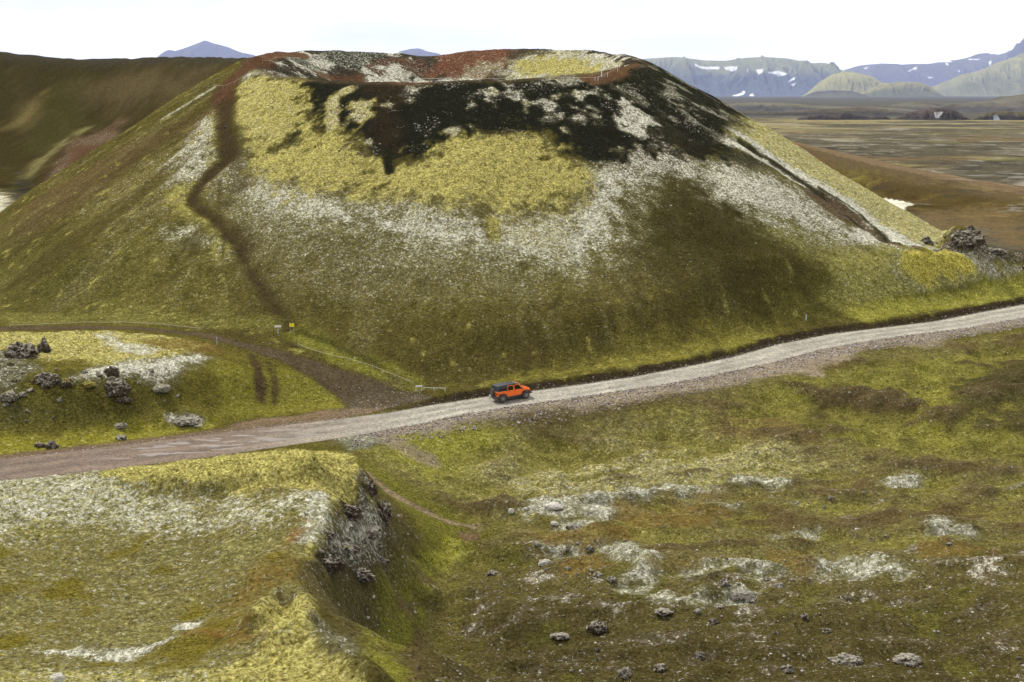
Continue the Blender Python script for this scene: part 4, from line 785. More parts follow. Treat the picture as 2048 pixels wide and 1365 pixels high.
rocks = [
 (LO, 45,712,4.6,3.4,2.0,"tall dark lava outcrop with crusty grey top at the left edge of the mossy rise",.5,.1,0,.6,1.5),
 (LO, 88,700,1.6,1.4,1.6,"short pillar of dark lava just right of the tall outcrop at the left edge",.45,.05,0,.6,1.3),
 (LO, 96,768,3.0,2.2,1.5,"rounded dark lava outcrop with moss patches below the pillar at the left edge",.45,.25,0,.5,1.2),
 (LO, 134,772,1.8,1.6,1.0,"small mossy dark rock touching the rounded outcrop on its right",.2,.5,0,.5,1.2),
 (LO, 222,750,1.7,1.4,1.1,"jagged black rock standing just above the big split boulder",.15,.05,0,.7,1.6),
 (LO, 232,785,3.7,3.0,1.9,"big split brown boulder with a pale broken face on the mossy rise",.30,.0,0,.45,1.0),
 (LO, 246,806,2.6,1.6,.6,"low dark slab lying under the big split boulder",.1,.0,0,.4,1.0),
 (LO, 178,775,2.0,1.6,.7,"mossy green hummock of rock left of the big split boulder",.1,.95,0,.4,.8),
 (LO, 322,785,2.4,2.0,1.0,"pale lichen-crusted rock clump right of the big split boulder",.95,.3,0,.5,1.2),
 (LO, 370,848,4.0,2.0,.8,"long low grey rock patch beside the dirt apron of the road",.85,.0,0,.4,1.2),
 (LO, 20,800,2.4,2.0,1.2,"lichen-covered rock heap low on the rise at the left edge",.8,.3,0,.5,1.3),
 (LO, 80,893,1.4,1.1,.6,"small brown boulder close to the muddy road, left one of a pair",.2,.1,0,.4,1.0),
 (LO, 103,897,1.2,1.0,.8,"pointed dark boulder close to the muddy road, right one of a pair",.4,.05,0,.5,1.4),
 (LO, 243,858,1.2,1.0,.5,"small grey stone in the grass, the higher of two above the yellow verge",.7,.1,0,.4,1.0),
 (LO, 243,880,1.2,1.0,.5,"small dark stone in the grass, the lower of two above the yellow verge",.5,.0,0,.4,1.2),
 (LO, 1852,487,3.2,2.4,1.4,"squat dark lava rock with pale crust left of the pointed crag",.45,.0,0,.6,1.5),
 (LO, 1935,488,7.8,4.6,2.6,"pointed brown lava crag on the rise at the right foot of the crater",.35,.0,0,.5,1.4),
 (LO, 1942,464,2.4,1.8,1.3,"jagged top block on the summit of the pointed crag",.3,.0,0,.7,1.7),
 (LO, 1990,508,4.4,2.6,1.1,"low broken lava ridge running down right from the pointed crag",.5,.05,0,.6,1.4),
 (LO, 742,990,1.7,2.2,1.7,"dark upright lava wall under the mossy lip of the near plateau",.35,.3,0,.6,1.6),
 (LO, 768,1038,1.8,2.6,1.9,"craggy lichen-streaked cliff block at the right end of the plateau cliff",.55,.15,0,.6,1.5),
 (LO, 700,1030,2.6,1.6,1.2,"black overhang rock in the notch of the plateau cliff",.15,.0,0,.6,1.4),
 (LO, 742,1075,2.2,2.2,1.0,"grey lichen-dusted rock shoulder in the middle of the plateau cliff",.9,.0,0,.5,1.2),
 (LO, 660,1140,2.6,1.8,1.5,"dark undercut lava block below the mossy corner of the plateau",.35,.0,0,.6,1.5),
 (LO, 722,1160,3.2,1.8,1.0,"dark wedge of lava at the lowest end of the plateau cliff",.35,.0,0,.5,1.5),
 (LO, 690,1105,1.7,1.5,.8,"knobbly grey rock between the mossy corner and the dark wedge",.7,.3,0,.6,1.5),
 (LO, 1195,1262,1.8,1.4,1.3,"upright rounded dark boulder with furrowed face in the brown heath",.4,.0,0,.4,1.4),
 (LO, 1485,1200,2.6,1.3,.8,"long pale loaf-shaped rock in the brown heath",.95,.0,0,.4,1.1),
 (LO, 1695,1328,2.8,1.8,1.0,"broad knobbly lava heap near the bottom of the slope",.6,.0,0,.6,1.6),
 (LO, 1815,1325,2.4,1.8,.9,"round lichen-speckled heap right of the broad knobbly heap",.7,.0,0,.5,1.4),
 (LO, 1328,1235,1.9,1.3,.6,"flat-topped speckled rock mound between the furrowed boulder and the loaf-shaped rock",.7,.0,0,.5,1.3),
 (LO, 1120,1278,1.9,1.3,.6,"speckled pinkish rock mound left of the furrowed boulder",.7,.0,0,.5,1.4),
 (LO, 1250,1352,1.0,.9,.8,"small spiky grey rock at the bottom edge of the slope",.7,.0,0,.6,1.6),
 (LO, 1575,1345,.9,.8,.7,"small upright dark grey rock at the bottom left of the broad knobbly heap",.5,.0,0,.6,1.5),
 (LO, 1150,1058,1.9,1.1,.7,"grey domed rock below the left end of the upper lichen ledge",.8,.0,0,.4,1.2),
 (LO, 1225,1165,.9,.7,.6,"grey knob below the curved lichen ledge",.75,.0,0,.5,1.4),
 ('boulder', 1022,1029,.62,.5,.42,"single cream-white boulder left of the upper lichen ledge",0,0,1,.25,.8),
 ('boulder', 1108,1018,1.9,1.0,.55,"large cream-white slab at the left end of the upper lichen ledge",0,0,1,.3,.8),
 ('boulder', 1109,1050,.8,.5,.35,"cream-white stone just below the large white slab",0,0,1,.3,.8),
 ('boulder', 1051,1021,.4,.3,.22,"small white stone between the cream boulder and the white slab",0,0,1,.3,.8),
 ('boulder', 1090,1130,1.2,.8,.5,"pale whitish rock alone in the brown heath under the upper ledge",.9,0,.6,.4,1.0),
 ('boulder', 115,1362,.9,.7,.4,"pale stone at the bottom left corner on the plateau",0,0,.9,.3,.8),
 ('boulder', 1700,697,.4,.3,.2,"little pale stone on the bank above the road near the rocky verge",0,0,.8,.3,.8),
 ('boulder', 450,256,.5,.4,.3,"small dark stone on the foot path near the crater top",.2,0,0,.4,1.0),
]
for i, (nm, px, py, wd, dp, ht, lb, li, mo_, pa, ro, sp_) in enumerate(rocks):
    k_ = (.72 if 600 < px < 800 or px > 1840 and py < 520 else .82) if wd > 1.2 and pa < .5 else 1; wd *= k_; dp *= k_; ht *= k_ * (.75 if py > 1150 and px > 900 else 1)
    rock_at(nm, px, py, wd, dp, ht, lb, 'rock', sub=5 if wd > 2 else 4, seed=i * 1.7 + 3, lich=li, moss=mo_, pale=pa, rough=ro, spiky=sp_, rz=random.uniform(-.4, .4))
protos = [rock_mesh('rock', 4, 200 + k * 5, .55, 1.5) for k in range(9)]
LAND = [(45,705,'the tall outcrop at the left edge'),(232,790,'the big split boulder'),(322,785,'the pale rock clump'),(370,848,'the long grey rock patch'),(1852,487,'the squat dark lava rock'),(1935,480,'the pointed crag'),
 (762,1030,'the craggy cliff block'),(660,1140,'the undercut lava block'),(722,1160,'the dark lava wedge'),(1195,1262,'the furrowed boulder'),(1485,1200,'the loaf-shaped rock'),(1695,1328,'the broad knobbly heap'),
 (1815,1325,'the round speckled heap'),(1328,1235,'the flat-topped mound'),(1120,1278,'the pinkish mound'),(1090,1130,'the whitish heath rock'),(1108,1018,'the large white slab'),(1260,1120,'the curved lichen ledge'),
 (1960,1150,'the lichen bank at the right edge'),(1700,1145,'the flat lichen ledges'),(1900,1055,'the long thin lichen streak'),(850,1225,'the brown gully bed'),(1740,820,'the dark hummock below the road')]
ORD = ['nearest','second nearest','third nearest','fourth nearest','fifth nearest','sixth nearest','seventh nearest','eighth nearest','ninth nearest','tenth nearest','eleventh nearest','twelfth nearest']
PEND = []
def scatter(n, poly, wmin, wmax, name, look, cat, group, lich, moss=(0, .1), pale=(0, 0), hf=(.35, .6), meshes=None, seed=5):
    rnd = random.Random(seed); xs = [p[0] for p in poly]; ys = [p[1] for p in poly]; k = 0; tries = 0; done = []
    while k < n and tries < 60 * n:
        tries += 1; px = rnd.uniform(min(xs), max(xs)); py = rnd.uniform(min(ys), max(ys))
        if not inpoly(np.array([px]), np.array([py]), poly)[0] or any(abs(px - a) + 2 * abs(py - b) < 34 for a, b in done): continue
        wv = wmin + (wmax - wmin) * rnd.random() ** 2.2; done.append((px, py))
        o = rock_at(name, px, py, wv, wv * rnd.uniform(.55, .9), wv * rnd.uniform(*hf), 'x', cat, group, me=rnd.choice(meshes or protos),
                lich=rnd.uniform(*lich), moss=rnd.uniform(*moss), pale=rnd.uniform(*pale), rz=rnd.uniform(-.6, .6), sink=.26); k += 1
        size = 'tiny' if wv < .45 else 'small' if wv < .85 else 'middling' if wv < 1.2 else 'large'
        dist, lm = min(((px - a) ** 2 + (1.5 * (py - b)) ** 2, (a, b, c)) for a, b, c in LAND)
        ang = (math.degrees(math.atan2(-(py - lm[1]) * 1.5, px - lm[0])) + 360) % 360
        dr = ['right of', 'above right of', 'above', 'above left of', 'left of', 'below left of', 'below', 'below right of'][int((ang + 22.5) // 45) % 8]
        PEND.append((o, size + ' ' + look, dr + ' ' + lm[2], dist))
def settle_labels():
    seen = {}
    for o, a, b, d in sorted(PEND, key=lambda q: q[3]):
        k = seen.get((a, b), 0); seen[(a, b)] = k + 1
        o['label'] = a + (', ' + ORD[min(k, 11)] if sum(1 for q in PEND if q[1] == a and q[2] == b) > 1 else '') + ' ' + b
scatter(24, [(960,1090),(1250,1170),(1500,1180),(1650,1160),(2060,1120),(2060,1370),(900,1370),(900,1200)], .3, 1.0, 'rock', "speckled heath rock", 'rock', 'rocks in the brown heath', (.25, .8), seed=11)
scatter(14, [(1070,1090),(1200,1085),(1210,1160),(1080,1170)], .35, .9, 'rock', "grey knobbly rock", 'rock', 'rocks beside the curved ledge', (.5, .9), seed=12)
scatter(10, [(1380,1160),(1600,1160),(1500,1240),(1380,1230)], .35, 1.2, 'rock', "grey crusted rock", 'rock', 'rocks around the loaf-shaped rock', (.5, .9), seed=13)
scatter(20, [(0,700),(120,740),(120,840),(0,860)], .4, 1.2, 'rock', "crusted outcrop rock", 'rock', 'small rocks on the left of the rise', (.3, .9), (0, .6), seed=14)
scatter(12, [(140,740),(330,730),(360,800),(180,830)], .3, .8, 'rock', "grey rock in pale lichen", 'rock', 'small rocks around the split boulder', (.4, .9), (0, .4), seed=15)
scatter(14, [(640,1060),(770,1000),(790,1080),(745,1170),(640,1150)], .4, 1.2, 'rock', "dark crusted cliff rock", 'rock', 'rocks in the plateau cliff', (.3, .8), (0, .3), seed=16)
scatter(16, [(1830,490),(1900,470),(1960,478),(2050,525),(2050,540),(1900,505)], .4, 1.3, 'rock', "loose brown lava block", 'rock', 'loose blocks around the crag', (.2, .7), seed=17)
scatter(12, [(1560,960),(2060,960),(2060,1110),(1750,1110)], .25, .8, 'rock', "half-buried grey rock", 'rock', 'small rocks in the right mid slope', (.5, .9), seed=18)
scatter(14, [(1400,700),(2040,680),(2040,780),(1700,800),(1000,870),(1000,850)], .2, .5, 'stone', "dark slope stone", 'stone', 'dark stones below the verge', (0, .1), seed=19)
scatter(14, [(780,1010),(840,1090),(830,1250),(760,1300),(700,1200),(800,1150)], .12, .35, 'stone', "whitish gully stone", 'stone', 'white stones on the gully side', (.5, .9), (0, 0), (.6, 1), seed=20)
settle_labels()
# crumbly skyline of the left ridge
rnd = random.Random(31); NUM = ['first','second','third','fourth','fifth','sixth','seventh','eighth','ninth','tenth','eleventh','twelfth','thirteenth','fourteenth']
for k in range(0):
    px = 12 + k * 36 + rnd.uniform(-9, 9); D = np.interp(px, [q[0] for q in LR], [q[2] for q in LR]) - rnd.uniform(-2, 4)
    x = (px - 1024) / F * D / math.cos(PITCH); wv = rnd.uniform(2.5, 5.5)
    o = bpy.data.objects.new('rock', rnd.choice(protos)); COL.objects.link(o); o.location = (x, D, gz(x, D) - wv * .02); o.scale = (wv / 2, wv / 2.4, wv * rnd.uniform(.16, .28))
    o.rotation_euler = (0, 0, rnd.uniform(0, 3)); o.color = (rnd.uniform(.0, .3), 0, 0, 1); tag(o, "dark lava block on the far left ridge skyline, " + NUM[k] + " from the left", 'rock', 'lava blocks along the ridge skyline')

# gravel stones along the verge of the road: one object, nobody could count them
def stones(name, label, xyz, size, mat, seed):
    rnd = np.random.default_rng(seed); n = len(xyz)
    bm = bmesh.new(); bmesh.ops.create_icosphere(bm, subdivisions=1, radius=1.0); bv = np.array([v.co[:] for v in bm.verts]); bf = np.array([[v.index for v in f.verts] for f in bm.faces]); bm.free()
    jit = 1 + rnd.uniform(-.28, .28, (n, len(bv), 1)); sc3 = size[:, None, None] * np.stack([rnd.uniform(.7, 1.3, n), rnd.uniform(.7, 1.3, n), rnd.uniform(.45, .9, n)], 1)[:, None]
    co = bv[None] * jit * sc3 + np.array(xyz)[:, None]; fc = bf[None] + (np.arange(n) * len(bv))[:, None, None]
    me = bpy.data.meshes.new(name); me.vertices.add(n * len(bv)); q = fc.reshape(-1, 3).astype(np.int32); me.loops.add(q.size); me.polygons.add(len(q))
    me.vertices.foreach_set('co', co.astype(f32).ravel()); me.loops.foreach_set('vertex_index', q.ravel())
    me.polygons.foreach_set('loop_start', np.arange(0, q.size, 3, dtype=np.int32)); me.polygons.foreach_set('loop_total', np.full(len(q), 3, np.int32))
    me.materials.append(mat); me.update(calc_edges=True); o = bpy.data.objects.new(name, me); COL.objects.link(o); tag(o, label, 'gravel', None, 'stuff'); return o
mst = new_mat("stone_mix"); s = NT(mst); rp = s.n('ShaderNodeNewGeometry').outputs['Random Per Island']; ps = s.n('ShaderNodeNewGeometry').outputs['Position']
cc = s.ramp(rp, [(0, (.07, .055, .05)), (.3, (.18, .145, .125)), (.6, (.30, .25, .225)), (.85, (.42, .38, .35)), (1, (.60, .58, .55))])
s.finish(s.mix(s.math('MULTIPLY', s.noise(ps, 30, 3), .4), cc, (.12, .10, .08)), .95)
rg = np.random.default_rng(3)
def along(n, lo, hi, side, x0, x1, spread=1.6):
    out = []; seg = np.array([(q[0], q[1]) for q in RP]); L = np.concatenate([[0], np.cumsum(np.hypot(*np.diff(seg, axis=0).T))]); wd = np.array([q[3] for q in RP])
    while len(out) < n:
        t = rg.uniform(0, L[-1], 4000); x = np.interp(t, L, seg[:, 0]); y = np.interp(t, L, seg[:, 1]); w_ = np.interp(t, L, wd)
        dx = np.interp(t + 1, L, seg[:, 0]) - x; dy = np.interp(t + 1, L, seg[:, 1]) - y; l = np.hypot(dx, dy) + 1e-6
        o_ = w_ + lo + (hi - lo) * rg.random(4000) ** spread; x = x - side * dy / l * -1 * o_ * -1; y = y + side * dx / l * o_
        m = (x > x0) & (x < x1); out += list(zip(x[m], y[m]))
    return np.array(out[:n])
def with_z(p, s_): return np.stack([p[:, 0], p[:, 1], bil(Zfin, p[:, 0], p[:, 1]) + s_ * .15], 1)
p = along(16000, -.1, 3.6, -1, -16, 95, 1.5); sz = .035 + .10 * rg.random(len(p)) ** 4; stones('verge_gravel', "pinkish pale gravel and stones along the lower verge of the road", with_z(p, sz), sz, mst, 1)
p = along(1800, -.35, .6, 1, -45, 95, 1.0); sz = .03 + .09 * rg.random(len(p)) ** 4; stones('bank_gravel', "pale loose stones along the upper edge of the road", with_z(p, sz), sz, mst, 2)
def fill(poly, n):
    q = np.array([hit(*a)[:2] for a in poly]); x = rg.uniform(q[:, 0].min(), q[:, 0].max(), n * 4); y = rg.uniform(q[:, 1].min(), q[:, 1].max(), n * 4)
    m = inpoly(x, y, [tuple(a) for a in q]); return np.stack([x[m], y[m]], 1)[:n]
p = fill([(700,775),(780,760),(850,785),(870,800),(760,822),(640,838),(710,800)], 600); sz = .03 + .07 * rg.random(len(p)) ** 3; stones('track_gravel', "loose stones in the dark fork where the track meets the road", with_z(p, sz), sz, mst, 4)
p = fill([(880,1200),(1100,1070),(2060,1100),(2060,1370),(860,1370)], 2800); sz = .03 + .10 * rg.random(len(p)) ** 5; stones('heath_gravel', "scattered pale bits of stone over the brown heath", with_z(p, sz), sz, mst, 5)
p = fill([(640,170),(1260,165),(1420,260),(1320,330),(1060,300),(700,330),(620,260)], 9000); p = p[fbm(p[:,0], p[:,1], 5, 3, 77) > .30]; sz = .05 + .16 * rg.random(len(p)) ** 4; stones('cinder_gravel', "pale cinders strewn over the dark slope under the crater rim", with_z(p, sz), sz, mr, 6).color = (.75, .05, 0, 1)

# ------------------------------------------------------------------ orange off-road car
def simple(name, col, rough=.5, metal=0.0, spec=.5, bump=0.0, var=.12, sc=6, coat=0.0, dirt=0.0):
    m = new_mat(name); s = NT(m); co = s.n('ShaderNodeTexCoord').outputs['Object']; n = s.noise(co, sc, 5, .6)
    v = s.n('ShaderNodeVectorMath', operation='SCALE'); v.inputs[0].default_value = col; s.l(s.math('MULTIPLY_ADD', n, var * 2, 1 - var), v.inputs['Scale'])
    c = v.outputs[0]
    if dirt:
        z = s.n('ShaderNodeSeparateXYZ'); s.l(co, z.inputs[0]); f = s.math('MULTIPLY', s.smooth(s.math('ADD', z.outputs[2], s.math('MULTIPLY', n, .5)), 1.15, .5), dirt); c = s.mix(f, c, (.16, .13, .10))
    b = s.finish(c, rough, n if bump else None, .01, bump, spec, metal)
    b.inputs['Coat Weight'].default_value = coat; b.inputs['Coat Roughness'].default_value = .08; return m
M = dict(paint=simple('orange_paint', (.93, .150, .008), .38, var=.05, coat=.6, dirt=.28), black=simple('black_hardtop', (.028, .032, .036), .42, bump=.3), trim=simple('grey_trim', (.035, .037, .04), .62, dirt=.5),
  tyre=simple('tyre_rubber', (.022, .021, .020), .85, dirt=.35), rim=simple('wheel_metal', (.34, .34, .35), .35, .7), rimdark=simple('wheel_dark', (.03, .03, .032), .5), glass=simple('dark_glass', (.008, .010, .012), .06, spec=.8),
  red=simple('tail_lamp', (.25, .012, .01), .2), clear=simple('lamp_glass', (.65, .65, .62), .12), white=simple('white_paint', (.72, .72, .70), .5), plate=simple('plate_white', (.70, .72, .76), .45),
  wood=simple('weathered_wood', (.27, .24, .19), .9, var=.3, sc=14), yellow=simple('yellow_sign', (.85, .68, .02), .5), post=simple('grey_post', (.40, .42, .43), .7), rope=simple('pale_rope', (.46, .42, .34), .9), blue=simple('pale_blue_post', (.42, .62, .70), .6), stake=simple('white_stake', (.66, .66, .64), .6))
def obj(name, bm, mat, parent=None, smooth=False, loc=None, rot=None):
    bmesh.ops.recalc_face_normals(bm, faces=bm.faces); me = bpy.data.meshes.new(name); bm.to_mesh(me); bm.free()
    for m_ in (mat if isinstance(mat, (list, tuple)) else [mat]): me.materials.append(m_)
    if smooth:
        for p_ in me.polygons: p_.use_smooth = True
    o = bpy.data.objects.new(name, me); COL.objects.link(o)
    if parent: o.parent = parent
    if loc: o.location = loc
    if rot: o.rotation_euler = rot
    return o
def bx(bm, x0, x1, y0, y1, z0, z1, bev=.0, seg=2):
    r = bmesh.ops.create_cube(bm, size=1.0); vs = r['verts']
    for v in vs: v.co = Vector(((x0 + x1) / 2 + v.co.x * (x1 - x0), (y0 + y1) / 2 + v.co.y * (y1 - y0), (z0 + z1) / 2 + v.co.z * (z1 - z0)))
    if bev: bmesh.ops.bevel(bm, geom=list({e for v in vs for e in v.link_edges}), offset=bev, segments=seg, affect='EDGES', profile=.6)
    return vs
def prism(bm, pts, y0, y1, bev=0.0, taper=0.0):
    """side outline (x, z) given a width from y0 to y1; taper narrows the higher points"""
    zs = [p[1] for p in pts]; zl, zh = min(zs), max(zs)
    def yy(y, z): return y * (1 - taper * (z - zl) / (zh - zl + 1e-6))
    a = [bm.verts.new((x, yy(y0, z), z)) for x, z in pts]; b = [bm.verts.new((x, yy(y1, z), z)) for x, z in pts]; n = len(pts)
    fs = [bm.faces.new(a), bm.faces.new(b[::-1])] + [bm.faces.new((a[i], a[(i + 1) % n], b[(i + 1) % n], b[i])) for i in range(n)]
    if bev: bmesh.ops.bevel(bm, geom=list({e for f in fs for e in f.edges}), offset=bev, segments=2, affect='EDGES', profile=.6)
def cyl(bm, p0, p1, r, seg=8, r2=None):
    p0 = Vector(p0); p1 = Vector(p1); d = p1 - p0; q = d.to_track_quat('Z', 'Y').to_matrix().to_4x4()
    bmesh.ops.create_cone(bm, cap_ends=True, segments=seg, radius1=r, radius2=r if r2 is None else r2, depth=d.length, matrix=Matrix.Translation((p0 + p1) / 2) @ q)
def lathe(bm, prof, seg=28):
    """prof: (y, radius) turned about the y axis"""
    rings = [[bm.verts.new((r * math.cos(2 * math.pi * k / seg), y, r * math.sin(2 * math.pi * k / seg))) for k in range(seg)] for y, r in prof]
    for a, b in zip(rings[:-1], rings[1:]):
        for k in range(seg): bm.faces.new((a[k], a[(k + 1) % seg], b[(k + 1) % seg], b[k]))
    bm.faces.new(rings[0]); bm.faces.new(rings[-1][::-1])
def empty(name, loc, label, cat, group=None, rz=0):
    o = bpy.data.objects.new(name, None); COL.objects.link(o); o.location = loc; o.rotation_euler = (0, 0, rz); o.empty_display_size = .3; return tag(o, label, cat, group)
jx, jy, _ = atz(1022, 800, .62)
hd = R(29)
jz = .03 + max(gz(jx, jy), gz(jx - 1, jy - .5))
car = empty('car', (jx, jy, jz), "orange four-door off-road car with black hardtop driving along the gravel road", 'car', rz=hd)
car.rotation_euler = (0, -math.atan((gz(jx + 1.4, jy + .8) - gz(jx - 1.4, jy - .8)) / 3.2), hd)
bm = bmesh.new(); prism(bm, [(-2.08,.62),(-2.10,1.18),(-.4,1.20),(.72,1.20),(.74,1.16),(2.02,1.08),(2.06,.66),(1.9,.55),(-1.0,.50),(-1.9,.58)], -.80, .80, .035); body = obj('body', bm, M['paint'], car)
bm = bmesh.new(); prism(bm, [(.90,1.14),(.92,1.27),(1.3,1.25),(1.95,1.15),(2.04,1.06)], -.68, .68, .04); hood = obj('hood', bm, M['paint'], car)
bm = bmesh.new(); prism(bm, [(1.08,1.262),(1.1,1.274),(1.6,1.228),(1.64,1.2)], -.32, .32, .006); obj('hood_decal', bm, M['black'], hood)
for sy in (-1, 1):
    for x0, x1, q in ((-.80,-.04,0), (.02,1.04,1)):       # doors with window frames
        bm = bmesh.new(); ya, yb = (.795 * sy, .835 * sy)
        prism(bm, [(x0,.62),(x0,1.20),(x1,1.20),(x1,.62)], min(ya, yb), max(ya, yb), .012)
        top = 1.70; xa = x0 + .0; xb = x1 - (.36 if q else 0); f = .055
        def bar(p0, p1):
            cyl(bm, (p0[0], .79 * sy - .06 * sy * (p0[1] - 1.2) / .5, p0[1]), (p1[0], .79 * sy - .06 * sy * (p1[1] - 1.2) / .5, p1[1]), .035, 6)
        bar((x0 + .03, 1.18), (x0 + .03, top)); bar((x0 + .03, top), (xb - .03, top)); bar((xb - .03, top), (x1 - .03, 1.18))
        dr_ = obj('door', bm, M['paint'], car)
        bm = bmesh.new(); bx(bm, x0 + .06, x0 + .22, min(.83 * sy, .865 * sy), max(.83 * sy, .865 * sy), 1.06, 1.10, .01); obj('handle', bm, M['black'], dr_)
        bm = bmesh.new(); pts_ = [(x0 + .05,1.20),(x0 + .05,1.68),(xb - .05,1.68),(x1 - .07,1.20)]
        a_ = [bm.verts.new((x, (.775 - .06 * (z - 1.2) / .5) * sy, z)) for x, z in pts_]; b_ = [bm.verts.new((x, (.760 - .06 * (z - 1.2) / .5) * sy, z)) for x, z in pts_]
        bm.faces.new(a_); bm.faces.new(b_[::-1]); [bm.faces.new((a_[i], a_[(i + 1) % 4], b_[(i + 1) % 4], b_[i])) for i in range(4)]; obj('window', bm, M['glass'], dr_)
    # fenders
    for cx_, ln in ((1.46, 1), (-1.5, 0)):
        bm = bmesh.new(); r0, r1 = .52, .60; n = 10; A = []; 
        angs = [R(170 - 160 * i / n) for i in range(n + 1)]
        ring = [(cx_ + math.cos(t_) * (.56 + .08 * ln * (math.cos(t_) > 0)), .43 + min(math.sin(t_) * .62, .52)) for t_ in angs]
        inner_ = [(cx_ + math.cos(t_) * .49, .43 + min(math.sin(t_) * .55, .46)) for t_ in angs]
        for (a1, a2), (b1, b2) in zip(zip(ring[:-1], ring[1:]), zip(inner_[:-1], inner_[1:])):
            vs = [bm.verts.new((p_[0], y_ * sy, p_[1])) for y_ in (.76, .97) for p_ in (a1, a2, b2, b1)]
            for f_ in ((0,1,2,3),(7,6,5,4),(0,4,5,1),(1,5,6,2),(2,6,7,3),(3,7,4,0)): bm.faces.new([vs[k_] for k_ in f_])
        bmesh.ops.remove_doubles(bm, verts=bm.verts, dist=.0005); obj('fender', bm, M['trim'], car)
        bm = bmesh.new(); bx(bm, cx_ - .60, cx_ - .575, min(.72 * sy, .95 * sy), max(.72 * sy, .95 * sy), .24, .58); obj('mud_flap', bm, M['trim'], car)
    bm = bmesh.new(); bx(bm, -.92, .86, min(.70 * sy, .86 * sy), max(.70 * sy, .86 * sy), .40, .50, .02); obj('side_step', bm, M['rimdark'], car)
    bm = bmesh.new(); bx(bm, .84, .98, min(.86 * sy, 1.03 * sy), max(.86 * sy, 1.03 * sy), 1.20, 1.36, .03); bx(bm, .88, .94, min(.78 * sy, .90 * sy), max(.78 * sy, .90 * sy), 1.22, 1.26); obj('mirror', bm, M['black'], car)
    bm = bmesh.new(); bx(bm, -2.145, -2.07, min(.66 * sy, .80 * sy), max(.66 * sy, .80 * sy), .88, 1.10, .015); tl = obj('tail_light', bm, M['black'], car)
    bm = bmesh.new(); bx(bm, -2.155, -2.14, min(.69 * sy, .77 * sy), max(.69 * sy, .77 * sy), .92, 1.06); obj('lens', bm, M['red'], tl)
    bm = bmesh.new(); cyl(bm, (2.05, .52 * sy, .93), (2.10, .52 * sy, .93), .115, 20); obj('headlight', bm, M['clear'], car)
# tops: hardtop over the load space, roof panels
bm = bmesh.new(); prism(bm, [(-2.06,1.19),(-1.95,1.76),(-.83,1.78),(-.83,1.19)], -.775, .775, .03, .085); rf = obj('hardtop', bm, M['black'], car)
for sy in (-1, 1):
    bm = bmesh.new(); pts_ = [(-1.86,1.28),(-1.76,1.64),(-.95,1.65),(-.95,1.28)]
    a_ = [bm.verts.new((x, (.776 - .115 * (z - 1.19)) * sy, z)) for x, z in pts_]; b_ = [bm.verts.new((x, (.755 - .115 * (z - 1.19)) * sy, z)) for x, z in pts_]
    bm.faces.new(a_); bm.faces.new(b_[::-1]); [bm.faces.new((a_[i], a_[(i + 1) % 4], b_[(i + 1) % 4], b_[i])) for i in range(4)]; obj('side_glass', bm, M['glass'], rf)
bm = bmesh.new(); prism(bm, [(-1.98,1.74),(-1.95,1.80),(-1.2,1.845),(0,1.85),(.64,1.80),(.70,1.75),(.64,1.73)], -.71, .71, .02); obj('roof', bm, M['black'], car)
bm = bmesh.new()
for z0_, y0_ in ((1.845, -.30), (1.845, .30)): bx(bm, -.48, .3, y0_ - .012, y0_ + .012, 1.846, 1.862)
obj('roof_seam', bm, M['trim'], car)
bm = bmesh.new(); prism(bm, [(-2.035,1.30),(-1.96,1.66),(-1.945,1.66),(-2.02,1.30)], -.56, .56); obj('rear_window', bm, M['glass'], car)
bm = bmesh.new(); prism(bm, [(1.03,1.22),(1.06,1.24),(.715,1.76),(.68,1.74)], -.62, .62); obj('windshield', bm, M['glass'], car)
bm = bmesh.new()
for sy in (-1, 1): cyl(bm, (1.06, .70 * sy, 1.2), (.70, .655 * sy, 1.76), .045, 8)
cyl(bm, (.70, -.66, 1.76), (.70, .66, 1.76), .04, 8); cyl(bm, (1.06, -.7, 1.22), (1.06, .7, 1.22), .04, 8); obj('windshield_frame', bm, M['paint'], car)
bm = bmesh.new(); bx(bm, -2.02, .55, -.70, .70, .66, 1.24); obj('interior', bm, M['rimdark'], car)
bm = bmesh.new(); bx(bm, 2.02, 2.075, -.42, .42, .74, 1.06, .01)
grl = obj('grille', bm, M['paint'], car); bm = bmesh.new()
for k in range(7): bx(bm, 2.07, 2.085, -.345 + k * .105, -.285 + k * .105, .78, 1.02)
obj('grille_slot', bm, M['rimdark'], grl)
bm = bmesh.new(); bx(bm, 2.08, 2.30, -.80, .80, .50, .66, .03); bx(bm, 1.95, 2.1, -.5, .5, .5, .62); obj('front_bumper', bm, M['trim'], car)
bm = bmesh.new(); bx(bm, -2.30, -2.08, -.82, .82, .48, .66, .03); obj('rear_bumper', bm, M['trim'], car)
bm = bmesh.new(); bx(bm, -2.325, -2.303, .30, .78, .56, .68, .004); obj('license_plate', bm, M['plate'], car)
bm = bmesh.new(); cyl(bm, (-2.35, -.2, .36), (-2.15, -.2, .40), .045, 10); obj('exhaust', bm, M['rim'], car)
bm = bmesh.new(); bx(bm, -1.95, 1.95, -.70, .70, .26, .56); cyl(bm, (1.46, -.8, .42), (1.46, .8, .42), .06, 10); cyl(bm, (-1.5, -.8, .42), (-1.5, .8, .42), .07, 10); obj('chassis', bm, M['rimdark'], car)
